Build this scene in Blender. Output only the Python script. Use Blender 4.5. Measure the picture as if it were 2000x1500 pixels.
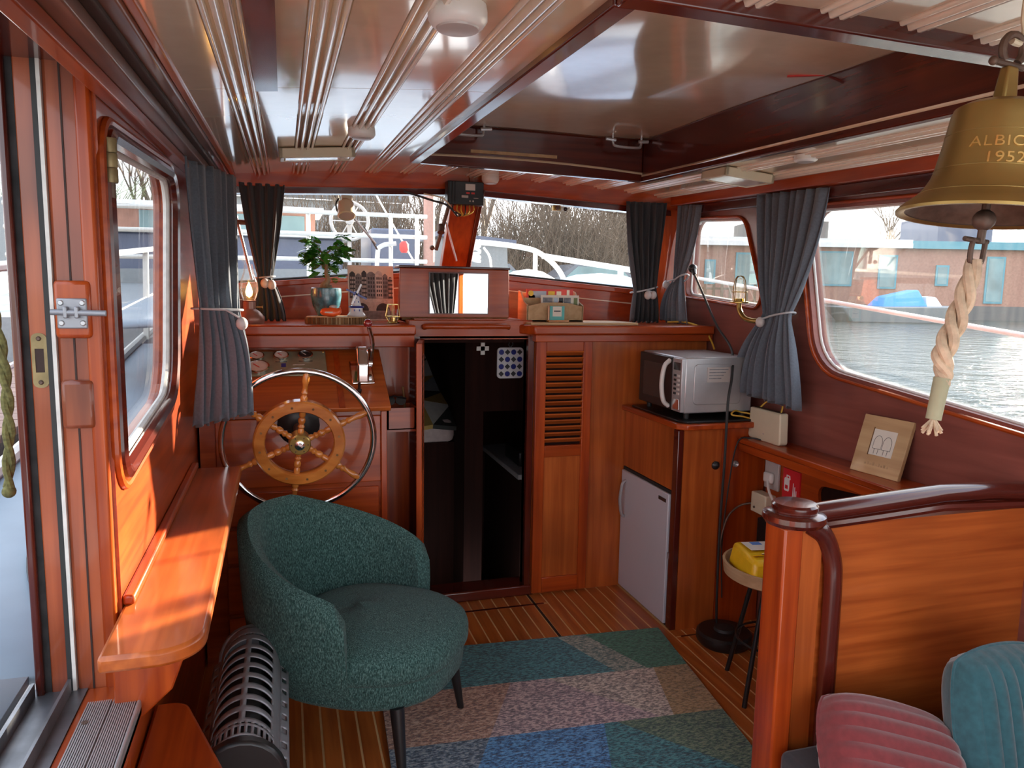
import bpy, bmesh, math, random
from mathutils import Vector, Matrix
random.seed(7)
sc = bpy.context.scene
for o in list(bpy.data.objects): bpy.data.objects.remove(o)

# ---------------------------------------------------------------- camera
R_CAM = ((0.95711963, -0.02082358, 0.28894359), (-0.28920198, -0.12672896, 0.94884245), (0.01685922, -0.99171879, -0.12731699))
cam_d = bpy.data.cameras.new('camera')
cam_d.sensor_width = 36.0
cam_d.lens = 1460.0 / 2000.0 * 36.0
cam_d.clip_start = 0.02
cam_d.clip_end = 500
cam = bpy.data.objects.new('camera', cam_d)
sc.collection.objects.link(cam)
rx = Vector([r[0] for r in R_CAM]); ry = Vector([-r[1] for r in R_CAM]); rz = Vector([-r[2] for r in R_CAM])
m = Matrix((rx, ry, rz)).transposed().to_4x4()
m.translation = Vector((0, 0, 1.6))
cam.matrix_world = m
sc.camera = cam

# ---------------------------------------------------------------- light
SUN_AZ = math.radians(58); SUN_EL = math.radians(13.5)
w = bpy.data.worlds.new('sky'); sc.world = w; w.use_nodes = True
nt = w.node_tree; nt.nodes.clear()
tc = nt.nodes.new('ShaderNodeTexCoord'); sep = nt.nodes.new('ShaderNodeSeparateXYZ')
nt.links.new(tc.outputs['Generated'], sep.inputs[0])
rampn = nt.nodes.new('ShaderNodeValToRGB')
rampn.color_ramp.elements[0].position = 0.0; rampn.color_ramp.elements[0].color = (.86, .90, .95, 1)
rampn.color_ramp.elements[1].position = 0.7; rampn.color_ramp.elements[1].color = (.42, .58, .84, 1)
nt.links.new(sep.outputs[2], rampn.inputs[0])
mp = nt.nodes.new('ShaderNodeMapping'); mp.inputs['Scale'].default_value = (2.2, 2.2, 6)
nt.links.new(tc.outputs['Generated'], mp.inputs[0])
nz = nt.nodes.new('ShaderNodeTexNoise'); nz.inputs['Scale'].default_value = 1.6; nz.inputs['Detail'].default_value = 6
nt.links.new(mp.outputs[0], nz.inputs['Vector'])
cr = nt.nodes.new('ShaderNodeValToRGB'); cr.color_ramp.elements[0].position = .42; cr.color_ramp.elements[1].position = .62
nt.links.new(nz.outputs['Fac'], cr.inputs[0])
mx = nt.nodes.new('ShaderNodeMix'); mx.data_type = 'RGBA'
mx.inputs['B'].default_value = (1.0, .98, .95, 1)
nt.links.new(cr.outputs[0], mx.inputs['Factor']); nt.links.new(rampn.outputs[0], mx.inputs['A'])
bg = nt.nodes.new('ShaderNodeBackground'); bg.inputs['Strength'].default_value = 1.0
ow = nt.nodes.new('ShaderNodeOutputWorld')
nt.links.new(mx.outputs['Result'], bg.inputs[0]); nt.links.new(bg.outputs[0], ow.inputs[0])
sun_d = bpy.data.lights.new('sun', 'SUN'); sun_d.energy = 10.5; sun_d.angle = math.radians(.8); sun_d.color = (1, .86, .68)
sun = bpy.data.objects.new('sun', sun_d); sc.collection.objects.link(sun)
to_sun = Vector((math.sin(SUN_AZ) * math.cos(SUN_EL), math.cos(SUN_AZ) * math.cos(SUN_EL), math.sin(SUN_EL)))
sun.rotation_euler = to_sun.to_track_quat('Z', 'Y').to_euler()
sun.location = to_sun * 40
vs = sc.view_settings
vs.view_transform = 'Standard'; vs.look = 'None'; vs.gamma = 1; vs.use_curve_mapping = False
vs.exposure = 1.7
sc.cycles.max_bounces = 6; sc.cycles.diffuse_bounces = 4; sc.cycles.glossy_bounces = 3; sc.cycles.adaptive_threshold = .025; sc.cycles.caustics_reflective = False; sc.cycles.caustics_refractive = False

# ---------------------------------------------------------------- materials
MATS = {}
def _new(name):
    mt = bpy.data.materials.new(name); mt.use_nodes = True
    n = mt.node_tree; b = n.nodes['Principled BSDF']
    MATS[name] = mt
    return mt, n, b
def rgba(c): return (c[0], c[1], c[2], 1)
def flat(name, col, rough=.5, metal=0, coat=0, var=.08, scale=30, bump=0, emit=None, estr=0, sheen=0):
    mt, n, b = _new(name)
    b.inputs['Roughness'].default_value = rough; b.inputs['Metallic'].default_value = metal
    b.inputs['Coat Weight'].default_value = coat; b.inputs['Coat Roughness'].default_value = .06
    if sheen: b.inputs['Sheen Weight'].default_value = sheen
    t = n.nodes.new('ShaderNodeTexCoord'); z = n.nodes.new('ShaderNodeTexNoise')
    z.inputs['Scale'].default_value = scale; z.inputs['Detail'].default_value = 4
    n.links.new(t.outputs['Object'], z.inputs['Vector'])
    r = n.nodes.new('ShaderNodeValToRGB')
    r.color_ramp.elements[0].position = .3; r.color_ramp.elements[1].position = .7
    r.color_ramp.elements[0].color = rgba([c * (1 - var) for c in col]); r.color_ramp.elements[1].color = rgba([min(1, c * (1 + var)) for c in col])
    n.links.new(z.outputs['Fac'], r.inputs[0]); n.links.new(r.outputs[0], b.inputs['Base Color'])
    if bump:
        bp = n.nodes.new('ShaderNodeBump'); bp.inputs['Strength'].default_value = bump; bp.inputs['Distance'].default_value = .004
        n.links.new(z.outputs['Fac'], bp.inputs['Height']); n.links.new(bp.outputs[0], b.inputs['Normal'])
    if emit:
        b.inputs['Emission Color'].default_value = rgba(emit); b.inputs['Emission Strength'].default_value = estr
    return mt
def wood(name, c1, c2, axis='z', rough=.32, coat=.32, across=34, along=1.6, bump=.05, blotch=.25, coat_rough=.08):
    mt, n, b = _new(name)
    b.inputs['Roughness'].default_value = rough; b.inputs['Coat Weight'].default_value = coat; b.inputs['Coat Roughness'].default_value = coat_rough
    t = n.nodes.new('ShaderNodeTexCoord'); oi = n.nodes.new('ShaderNodeObjectInfo')
    ml = n.nodes.new('ShaderNodeMath'); ml.operation = 'MULTIPLY'; ml.inputs[1].default_value = 13.7
    n.links.new(oi.outputs['Random'], ml.inputs[0])
    ad = n.nodes.new('ShaderNodeVectorMath'); ad.operation = 'ADD'
    n.links.new(t.outputs['Object'], ad.inputs[0]); n.links.new(ml.outputs[0], ad.inputs[1])
    p = n.nodes.new('ShaderNodeMapping')
    p.inputs['Scale'].default_value = tuple(along if a == axis else across for a in 'xyz')
    n.links.new(ad.outputs[0], p.inputs[0])
    z = n.nodes.new('ShaderNodeTexNoise'); z.inputs['Scale'].default_value = 1.0; z.inputs['Detail'].default_value = 5; z.inputs['Distortion'].default_value = .5
    n.links.new(p.outputs[0], z.inputs['Vector'])
    r = n.nodes.new('ShaderNodeValToRGB'); r.color_ramp.elements[0].position = .32; r.color_ramp.elements[1].position = .68
    r.color_ramp.elements[0].color = rgba(c2); r.color_ramp.elements[1].color = rgba(c1)
    n.links.new(z.outputs['Fac'], r.inputs[0])
    z2 = n.nodes.new('ShaderNodeTexNoise'); z2.inputs['Scale'].default_value = 3.0; z2.inputs['Detail'].default_value = 2
    n.links.new(ad.outputs[0], z2.inputs['Vector'])
    mr = n.nodes.new('ShaderNodeMapRange'); mr.inputs['From Min'].default_value = .3; mr.inputs['From Max'].default_value = .7
    mr.inputs['To Min'].default_value = 1 - blotch; mr.inputs['To Max'].default_value = 1 + blotch * .4
    n.links.new(z2.outputs['Fac'], mr.inputs[0])
    mu = n.nodes.new('ShaderNodeVectorMath'); mu.operation = 'SCALE'
    n.links.new(r.outputs[0], mu.inputs[0]); n.links.new(mr.outputs[0], mu.inputs['Scale'])
    n.links.new(mu.outputs[0], b.inputs['Base Color'])
    b.inputs['Specular IOR Level'].default_value = .35
    if coat == 0: b.inputs['Specular IOR Level'].default_value = .15
    if bump:
        bp = n.nodes.new('ShaderNodeBump'); bp.inputs['Strength'].default_value = bump; bp.inputs['Distance'].default_value = .003
        n.links.new(z.outputs['Fac'], bp.inputs['Height']); n.links.new(bp.outputs[0], b.inputs['Normal'])
    return mt
def speckle(name, cols, scale=180, rough=.9, bump=.5, stretch=(1, 1, 1), sheen=.3, dist=.006, lo=.36):
    mt, n, b = _new(name)
    b.inputs['Roughness'].default_value = rough; b.inputs['Sheen Weight'].default_value = sheen
    b.inputs['Specular IOR Level'].default_value = .2
    t = n.nodes.new('ShaderNodeTexCoord'); p = n.nodes.new('ShaderNodeMapping'); p.inputs['Scale'].default_value = stretch
    n.links.new(t.outputs['Object'], p.inputs[0])
    z = n.nodes.new('ShaderNodeTexNoise'); z.inputs['Scale'].default_value = scale; z.inputs['Detail'].default_value = 3; z.inputs['Roughness'].default_value = .7
    n.links.new(p.outputs[0], z.inputs['Vector'])
    r = n.nodes.new('ShaderNodeValToRGB'); els = r.color_ramp.elements
    k = len(cols)
    els[0].position = lo; els[0].color = rgba(cols[0]); els[1].position = 1 - lo; els[1].color = rgba(cols[-1])
    for i in range(1, k - 1):
        e = els.new(lo + (1 - 2 * lo) * i / (k - 1)); e.color = rgba(cols[i])
    n.links.new(z.outputs['Fac'], r.inputs[0]); n.links.new(r.outputs[0], b.inputs['Base Color'])
    bp = n.nodes.new('ShaderNodeBump'); bp.inputs['Strength'].default_value = bump; bp.inputs['Distance'].default_value = dist
    n.links.new(z.outputs['Fac'], bp.inputs['Height']); n.links.new(bp.outputs[0], b.inputs['Normal'])
    return mt
def glassy(name, tint=(1, 1, 1), haze=.04, hazecol=(.9, .92, .9), gloss=.08):
    mt = bpy.data.materials.new(name); mt.use_nodes = True; MATS[name] = mt
    n = mt.node_tree; n.nodes.clear()
    o = n.nodes.new('ShaderNodeOutputMaterial'); tr = n.nodes.new('ShaderNodeBsdfTransparent'); tr.inputs[0].default_value = rgba(tint)
    gl = n.nodes.new('ShaderNodeBsdfGlossy'); gl.inputs['Roughness'].default_value = .02
    lw = n.nodes.new('ShaderNodeLayerWeight'); lw.inputs['Blend'].default_value = .25
    mm = n.nodes.new('ShaderNodeMath'); mm.operation = 'MULTIPLY'; mm.inputs[1].default_value = gloss * 4
    n.links.new(lw.outputs['Fresnel'], mm.inputs[0])
    m1 = n.nodes.new('ShaderNodeMixShader'); n.links.new(mm.outputs[0], m1.inputs[0]); n.links.new(tr.outputs[0], m1.inputs[1]); n.links.new(gl.outputs[0], m1.inputs[2])
    df = n.nodes.new('ShaderNodeBsdfTranslucent'); df.inputs[0].default_value = rgba(hazecol)
    t = n.nodes.new('ShaderNodeTexCoord'); p = n.nodes.new('ShaderNodeMapping'); p.inputs['Scale'].default_value = (9, 9, 1.2)
    z = n.nodes.new('ShaderNodeTexNoise'); z.inputs['Scale'].default_value = 4; z.inputs['Detail'].default_value = 6
    n.links.new(t.outputs['Object'], p.inputs[0]); n.links.new(p.outputs[0], z.inputs['Vector'])
    mr = n.nodes.new('ShaderNodeMapRange'); mr.inputs['From Min'].default_value = .35; mr.inputs['From Max'].default_value = .75
    mr.inputs['To Min'].default_value = haze * .5; mr.inputs['To Max'].default_value = haze * 1.6
    n.links.new(z.outputs['Fac'], mr.inputs[0])
    m2 = n.nodes.new('ShaderNodeMixShader'); n.links.new(mr.outputs[0], m2.inputs[0]); n.links.new(m1.outputs[0], m2.inputs[1]); n.links.new(df.outputs[0], m2.inputs[2])
    n.links.new(m2.outputs[0], o.inputs[0])
    return mt

MA, MB_ = (.47, .078, .010), (.28, .034, .005)
for ax in 'xyz':
    wood('mahogany_' + ax, MA, MB_, ax)
    wood('dark_' + ax, (.115, .016, .008), (.06, .008, .005), ax, rough=.22, coat=.7)
    wood('teak_' + ax, (.52, .13, .025), (.34, .07, .012), ax, rough=.35)
wood('wall_mahogany', (.30, .095, .072), (.21, .062, .048), 'y', rough=.38, coat=.3, across=22, coat_rough=.2)
wood('plank', (.56, .17, .036), (.36, .085, .018), 'y', rough=.3, coat=.35, across=30, along=2)
wood('worn_post', (.42, .10, .035), (.24, .045, .016), 'z', rough=.35, coat=.5, across=26, blotch=.5)
wood('golden', (.62, .24, .05), (.42, .13, .022), 'x', rough=.2, coat=.8, across=20, along=8)
wood('pine', (.62, .42, .22), (.50, .31, .15), 'x', rough=.5, coat=.05)
wood('oak', (.55, .38, .22), (.42, .27, .14), 'y', rough=.55, coat=0)
wood('bark', (.28, .16, .07), (.12, .06, .025), 'z', rough=.8, coat=0)
wood('unlit_dark', (.022, .006, .004), (.012, .003, .002), 'z', rough=.85, coat=0)  # near-black: the darkness of unlit spaces is put into the colour
wood('aged', (.21, .085, .05), (.11, .045, .03), 'y', rough=.35, coat=.4)
flat('cream_gloss', (.66, .51, .35), rough=.13, coat=.9, var=.05, scale=14, bump=.06)
flat('cream_trim', (.84, .77, .64), rough=.14, coat=.8, var=.05, bump=.03)
flat('caulk', (.68, .42, .19), rough=.6)
flat('seam_black', (.03, .012, .008), rough=.7)
flat('white_plastic', (.72, .71, .68), rough=.35, var=.02)
flat('cream_plastic', (.66, .60, .44), rough=.4, var=.02)
flat('white_paint', (.80, .80, .78), rough=.35, var=.05)
flat('lens_grey', (.48, .45, .43), rough=.3, var=.02)
flat('black_plastic', (.012, .012, .013), rough=.35, var=.1)
flat('black_rubber', (.02, .02, .02), rough=.6)
flat('chrome', (.75, .75, .76), rough=.12, metal=1, var=.03)
flat('silver', (.50, .51, .53), rough=.35, metal=.6, var=.03)
flat('fridge_white', (.56, .58, .64), rough=.35, var=.02, scale=4)
flat('brass', (.42, .29, .09), rough=.32, metal=.85, var=.15, scale=12)
flat('bell_brass', (.36, .25, .085), rough=.38, metal=.8, var=.18, scale=8)
flat('old_brass', (.26, .20, .10), rough=.5, metal=.7, var=.25)
flat('gold_wire', (.72, .50, .18), rough=.25, metal=.9)
flat('iron', (.13, .085, .065), rough=.55, metal=.5, var=.25, scale=60, bump=.2)
flat('grey_metal', (.30, .31, .34), rough=.4, metal=.5)
flat('grooved_alu', (.50, .51, .52), rough=.38, metal=.7, var=.06)
flat('steel_track', (.22, .23, .25), rough=.35, metal=.7, var=.35, scale=10)
flat('black_foam', (.02, .018, .018), rough=.9, var=.5, bump=.5)
flat('seal_white', (.66, .64, .60), rough=.6, var=.12)
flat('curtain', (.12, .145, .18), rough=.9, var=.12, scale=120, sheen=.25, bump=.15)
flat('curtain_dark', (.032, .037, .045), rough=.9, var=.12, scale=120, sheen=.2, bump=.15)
flat('cord_grey', (.48, .50, .53), rough=.7)
flat('ball_grey', (.55, .52, .52), rough=.45)
flat('rope', (.58, .46, .33), rough=.9, var=.25, scale=60, bump=.5)
flat('rope_tape', (.34, .34, .22), rough=.6)
flat('green_rope', (.16, .15, .05), rough=.9, var=.4, scale=90, bump=.5)
flat('leaf', (.06, .27, .025), rough=.35, var=.35, scale=12, coat=.2)
flat('stem', (.30, .20, .11), rough=.8, var=.2)
flat('pot_teal', (.05, .16, .20), rough=.25, coat=.7, var=.55, scale=45)
flat('soil', (.05, .03, .02), rough=1)
flat('clog_orange', (.85, .12, .02), rough=.35, coat=.4)
flat('delft_blue', (.03, .04, .25), rough=.3)
flat('porcelain', (.72, .74, .78), rough=.2, coat=.5)
flat('paper', (.72, .68, .60), rough=.8, var=.03)
flat('print_grey', (.20, .21, .23), rough=.8, var=.3, scale=60)
flat('print_dark', (.05, .055, .065), rough=.8, var=.3, scale=60)
flat('print_light', (.52, .51, .50), rough=.8, var=.2, scale=60)
flat('mirror', (.92, .93, .93), rough=.01, metal=1, var=0)
flat('red_knob', (.25, .02, .02), rough=.2, coat=.8)
flat('panel_green', (.30, .32, .22), rough=.4, metal=.3, var=.1)
flat('gauge_face', (.62, .62, .58), rough=.3)
flat('gauge_dark', (.03, .03, .03), rough=.2)
flat('red_sign', (.62, .02, .03), rough=.4, var=.04)
flat('yellow_bag', (.80, .50, .015), rough=.35, var=.08, scale=20, bump=.3)
flat('blue_print', (.08, .20, .55), rough=.5)
flat('red_print', (.62, .06, .05), rough=.5)
flat('teal_print', (.10, .42, .40), rough=.5)
flat('yellow_cable', (.65, .40, .05), rough=.45)
flat('flame', (1, .6, .15), rough=.5, emit=(1, .50, .10), estr=9)
flat('lamp_base', (.30, .16, .12), rough=.35, metal=.3)
flat('cushion_red', (.20, .032, .036), rough=.95, var=.15, scale=50, sheen=.6, bump=.2)
flat('cushion_teal', (.028, .115, .14), rough=.95, var=.2, scale=50, sheen=.5, bump=.2)
flat('duvet_mustard', (.40, .26, .08), rough=.9); flat('duvet_grey', (.25, .25, .26), rough=.9); flat('duvet_white', (.50, .48, .46), rough=.9); flat('duvet_black', (.03, .03, .03), rough=.9)
flat('sheet_pink', (.42, .33, .32), rough=.9)
flat('deck_blue', (.22, .28, .34), rough=.55, var=.06, scale=6)
flat('rail_white', (.60, .60, .56), rough=.3, var=.05)
flat('ground', (.22, .20, .17), rough=.95, var=.2, scale=2)
flat('jetty_plank', (.30, .19, .15), rough=.8, var=.2, scale=8)
flat('tree_bark', (.15, .115, .085), rough=.9, var=.3)
flat('twig', (.15, .105, .07), rough=.9, var=.3)
flat('bush_green', (.20, .26, .13), rough=.9, var=.4, scale=5)
flat('boat_blue', (.09, .11, .17), rough=.4); flat('boat_grey', (.24, .26, .27), rough=.4); flat('tarp_blue', (.04, .28, .62), rough=.5)
flat('brick', (.36, .19, .14), rough=.85, var=.12, scale=9)
flat('teal_frame', (.10, .30, .36), rough=.6, var=.1); flat('house_glass', (.16, .27, .28), rough=.1, var=.3, scale=.8)
flat('roof_dark', (.12, .12, .12), rough=.7); flat('pink_mast', (.45, .25, .20), rough=.5)
flat('car_dark', (.08, .10, .13), rough=.2, coat=.6); flat('sign_blue', (.02, .18, .60), rough=.4)
flat('canvas_blue', (.45, .55, .66), rough=.6)
glassy('glass', haze=.004)
glassy('glass_hazy', haze=.006, hazecol=(.95, .93, .85))
glassy('glass_lamp', haze=.02, gloss=.15)
speckle('velvet_green', [(.008, .028, .027), (.036, .092, .085), (.125, .235, .22)], scale=300, bump=.4, stretch=(1, 1, .35), sheen=.08, lo=.34)  # lightest speckle tone also carries the fabric's highlights in its colour
RUG = dict(green=[(.006, .05, .03), (.015, .11, .06), (.04, .16, .10)], teal=[(.004, .035, .045), (.015, .10, .12), (.05, .20, .21)], navy=[(.012, .014, .05), (.03, .03, .10), (.07, .07, .15)],
           sage=[(.04, .09, .08), (.13, .15, .12), (.30, .30, .24)], rust=[(.10, .055, .05), (.25, .13, .085), (.40, .27, .20)], beige=[(.10, .09, .085), (.28, .22, .18), (.50, .43, .36)], mauve=[(.09, .07, .085), (.24, .17, .18), (.46, .35, .33)],
           ochre=[(.12, .08, .03), (.24, .15, .06), (.32, .21, .10)], blue=[(.006, .03, .07), (.03, .13, .30), (.09, .26, .46)], slate=[(.01, .03, .05), (.06, .10, .15), (.22, .26, .28)], moss=[(.01, .035, .03), (.05, .10, .06), (.13, .17, .10)])
for k, v in RUG.items(): speckle('rug_' + k, [[min(1, q * 1.45) for q in c] for c in v], lo=.40, scale=55, bump=.8, dist=.008, stretch=(1, 2.4, 1))
mt, n, b = _new('water')
b.inputs['Base Color'].default_value = (.05, .075, .065, 1); b.inputs['Roughness'].default_value = .06
t = n.nodes.new('ShaderNodeTexCoord'); z = n.nodes.new('ShaderNodeTexNoise'); z.inputs['Scale'].default_value = 1.3; z.inputs['Detail'].default_value = 6; z.inputs['Roughness'].default_value = .6
n.links.new(t.outputs['Object'], z.inputs['Vector'])
bp = n.nodes.new('ShaderNodeBump'); bp.inputs['Strength'].default_value = .8; bp.inputs['Distance'].default_value = .22
n.links.new(z.outputs['Fac'], bp.inputs['Height']); n.links.new(bp.outputs[0], b.inputs['Normal'])

# ---------------------------------------------------------------- builders
COL = sc.collection
def V(*a): return Vector(a)
def tag(o, label=None, cat=None, group=None, kind=None):
    if label: o['label'] = label
    if cat: o['category'] = cat
    if group: o['group'] = group
    if kind: o['kind'] = kind
    return o
def thing(name, label, cat, loc=(0, 0, 0), rz=0, group=None, rot=None):
    o = bpy.data.objects.new(name, None); COL.objects.link(o); o.empty_display_size = .05
    o.location = loc; o.rotation_euler = rot if rot else (0, 0, rz)
    return tag(o, label, cat, group)
class B:
    def __init__(s): s.bm = bmesh.new()
    def v(s, p): return s.bm.verts.new(p)
    def f(s, vs, mi=0):
        try:
            fc = s.bm.faces.new(vs); fc.material_index = mi; return fc
        except ValueError: return None
    def hexa(s, p, mi=0):
        q = [s.v(a) for a in p]
        for i in ((3, 2, 1, 0), (4, 5, 6, 7), (0, 1, 5, 4), (1, 2, 6, 5), (2, 3, 7, 6), (3, 0, 4, 7)): s.f([q[j] for j in i], mi)
        return s
    def box(s, x0, x1, y0, y1, z0, z1, mi=0):
        return s.hexa([(x0, y0, z0), (x1, y0, z0), (x1, y1, z0), (x0, y1, z0), (x0, y0, z1), (x1, y0, z1), (x1, y1, z1), (x0, y1, z1)], mi)
    def obox(s, c, sx, sy, sz, M=None, mi=0):
        M = M or Matrix.Identity(3); c = Vector(c)
        return s.hexa([c + M @ Vector((a * sx / 2, b_ * sy / 2, d * sz / 2)) for a, b_, d in ((-1, -1, -1), (1, -1, -1), (1, 1, -1), (-1, 1, -1), (-1, -1, 1), (1, -1, 1), (1, 1, 1), (-1, 1, 1))], mi)
    def tube(s, pts, r, n=8, closed=False, mi=0, flatten=1.0, up=None):
        pts = [Vector(p) for p in pts]; k = len(pts); rs = r if isinstance(r, (list, tuple)) else [r] * k
        rings = []; prev = None
        for i, p in enumerate(pts):
            if closed: d = pts[(i + 1) % k] - pts[i - 1]
            else: d = pts[min(i + 1, k - 1)] - pts[max(i - 1, 0)]
            d.normalize()
            if prev is None:
                a = Vector(up) if up else (Vector((0, 0, 1)) if abs(d.z) < .9 else Vector((1, 0, 0)))
                u = (a - d * a.dot(d)).normalized()
            else:
                u = (prev - d * prev.dot(d)); u = u.normalized() if u.length > 1e-6 else prev
            prev = u; w_ = d.cross(u)
            rings.append([s.v(p + (u * math.cos(2 * math.pi * j / n) + w_ * math.sin(2 * math.pi * j / n) * flatten) * rs[i]) for j in range(n)])
        for i in range(k if closed else k - 1):
            a, b_ = rings[i], rings[(i + 1) % k]
            for j in range(n): s.f([a[j], a[(j + 1) % n], b_[(j + 1) % n], b_[j]], mi)
        if not closed: s.f(rings[0][::-1], mi); s.f(rings[-1], mi)
        return s
    def lathe(s, prof, c=(0, 0, 0), n=24, M=None, mi=0, sx=1, sy=1, caps=True):
        c = Vector(c); M = M or Matrix.Identity(3); rings = []
        for r, z in prof:
            rings.append([s.v(c + M @ Vector((r * math.cos(2 * math.pi * j / n) * sx, r * math.sin(2 * math.pi * j / n) * sy, z))) for j in range(n)])
        for i in range(len(prof) - 1):
            a, b_ = rings[i], rings[i + 1]
            for j in range(n): s.f([a[j], a[(j + 1) % n], b_[(j + 1) % n], b_[j]], mi)
        if caps: s.f(rings[0][::-1], mi); s.f(rings[-1], mi)
        return s
    def prism(s, poly, vec, mi=0):
        vec = Vector(vec); a = [s.v(p) for p in poly]; b_ = [s.v(Vector(p) + vec) for p in poly]; k = len(a)
        s.f(a[::-1], mi); s.f(b_, mi)
        for i in range(k): s.f([a[i], a[(i + 1) % k], b_[(i + 1) % k], b_[i]], mi)
        return s
    def plate(s, outer, holes, vec):
        vec = Vector(vec); es = []
        for loop in [outer] + holes:
            vs_ = [s.v(p) for p in loop]
            es += [s.bm.edges.new((vs_[i], vs_[(i + 1) % len(vs_)])) for i in range(len(vs_))]
        g = bmesh.ops.triangle_fill(s.bm, edges=es, use_beauty=True, use_dissolve=False)
        fs = [x for x in g['geom'] if isinstance(x, bmesh.types.BMFace)]
        e = bmesh.ops.extrude_face_region(s.bm, geom=fs, use_keep_orig=True)
        bmesh.ops.translate(s.bm, verts=[x for x in e['geom'] if isinstance(x, bmesh.types.BMVert)], vec=vec)
        return s
    def grid(s, fn, nu, nv, mi=0, skip=None, wrap=False):
        g = [[s.v(fn(i / nu, j / nv)) for j in range(nv + 1)] for i in range(nu if wrap else nu + 1)]
        for i in range(nu):
            for j in range(nv):
                if skip and skip(i, j): continue
                i2 = (i + 1) % nu if wrap else i + 1
                s.f([g[i][j], g[i2][j], g[i2][j + 1], g[i][j + 1]], mi)
        return s
    def ball(s, c, r, sx=1, sy=1, sz=1, n=14, mi=0, M=None):
        pr = [(max(1e-4, math.sin(math.pi * i / 8)) * r, -math.cos(math.pi * i / 8) * r * sz) for i in range(9)]
        return s.lathe(pr, c, n, M, mi, sx, sy)
    def build(s, name, mats, parent=None, local=False, bev=0, smooth=True, ang=.7, solid=0, sub=0, recalc=True):
        bm = s.bm
        if recalc: bmesh.ops.recalc_face_normals(bm, faces=bm.faces)
        if parent is not None and not local:
            inv = parent.matrix_basis.inverted() if parent.parent is None else (parent.parent.matrix_basis @ parent.matrix_basis).inverted()
            bmesh.ops.transform(bm, matrix=inv, verts=bm.verts)
        org = Vector((0, 0, 0))
        if parent is None and bm.verts:
            xs = [q.co for q in bm.verts]
            org = Vector((sum(q.x for q in xs) / len(xs), sum(q.y for q in xs) / len(xs), min(q.z for q in xs)))
            bmesh.ops.translate(bm, verts=bm.verts, vec=-org)
        me = bpy.data.meshes.new(name); bm.to_mesh(me); bm.free()
        for mn in (mats if isinstance(mats, (list, tuple)) else [mats]): me.materials.append(MATS[mn])
        if smooth:
            for p in me.polygons: p.use_smooth = True
            me.set_sharp_from_angle(angle=ang)
        o = bpy.data.objects.new(name, me); COL.objects.link(o); o.location = org
        if parent is not None: o.parent = parent
        if solid:
            q = o.modifiers.new('solid', 'SOLIDIFY'); q.thickness = solid; q.offset = 0
        if bev:
            q = o.modifiers.new('bevel', 'BEVEL'); q.width = bev; q.segments = 2; q.limit_method = 'ANGLE'; q.angle_limit = .6
        if sub:
            q = o.modifiers.new('sub', 'SUBSURF'); q.levels = sub; q.render_levels = sub
        return o
def clone(o, name=None, loc=None, parent=None):
    c = o.copy(); COL.objects.link(c)
    if loc is not None: c.location = loc
    if parent is not None: c.parent = parent
    return c
def rpoly(pts, rad, n=6):
    out = []; k = len(pts)
    for i in range(k):
        p0, p1, p2 = Vector(pts[i - 1]), Vector(pts[i]), Vector(pts[(i + 1) % k]); r = rad[i] if isinstance(rad, (list, tuple)) else rad
        if r <= 0: out.append(tuple(p1)); continue
        a = (p0 - p1).normalized(); b_ = (p2 - p1).normalized(); th = a.angle(b_) / 2; d = min(r / math.tan(th), (p0 - p1).length * .49, (p2 - p1).length * .49)
        r = d * math.tan(th); c = p1 + (a + b_).normalized() * (r / math.sin(th)); s0 = p1 + a * d - c; s1 = p1 + b_ * d - c
        t0 = math.atan2(s0.y, s0.x); t1 = math.atan2(s1.y, s1.x); dt = (t1 - t0 + math.pi) % (2 * math.pi) - math.pi
        for j in range(n + 1): out.append((c.x + r * math.cos(t0 + dt * j / n), c.y + r * math.sin(t0 + dt * j / n)))
    return out
def rotm(ax, deg): return Matrix.Rotation(math.radians(deg), 3, ax)
def spline(pts, n=8):
    P = [Vector(p) for p in pts]; P = [P[0] * 2 - P[1]] + P + [P[-1] * 2 - P[-2]]; out = []
    for i in range(1, len(P) - 2):
        for j in range(n):
            t = j / n; a, b_, c, d = P[i - 1], P[i], P[i + 1], P[i + 2]
            out.append(.5 * ((2 * b_) + (c - a) * t + (2 * a - 5 * b_ + 4 * c - d) * t * t + (3 * b_ - a - 3 * c + d) * t ** 3))
    out.append(P[-2]); return out
def text_mesh(body, size, depth=.001, space=1.0):
    cu = bpy.data.curves.new('lettering', 'FONT'); cu.body = body; cu.size = size; cu.align_x = 'CENTER'; cu.align_y = 'CENTER'; cu.extrude = depth; cu.space_character = space
    o = bpy.data.objects.new('lettering', cu); COL.objects.link(o)
    bpy.context.view_layer.update()
    me = bpy.data.meshes.new_from_object(o.evaluated_get(bpy.context.evaluated_depsgraph_get()))
    bpy.data.objects.remove(o); bpy.data.curves.remove(cu)
    return me
def lettering(name, body, size, mat_, parent, M4, depth=.001, warp=None):
    bm = bmesh.new(); me = text_mesh(body, size, depth); bm.from_mesh(me); bpy.data.meshes.remove(me)
    b_ = B(); b_.bm.free(); b_.bm = bm
    if warp:
        for q in bm.verts: q.co = warp(q.co)
    else: bmesh.ops.transform(bm, matrix=M4, verts=bm.verts)
    return b_.build(name, mat_, parent, smooth=False, recalc=False)
# ================================================================ SETTING
def zc(x, y): return 2.20 + .03 * (y - 4.1) - .05 * (x - .95) ** 2
def structure(o): o['kind'] = 'structure'; return o
AFT = -.75
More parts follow.
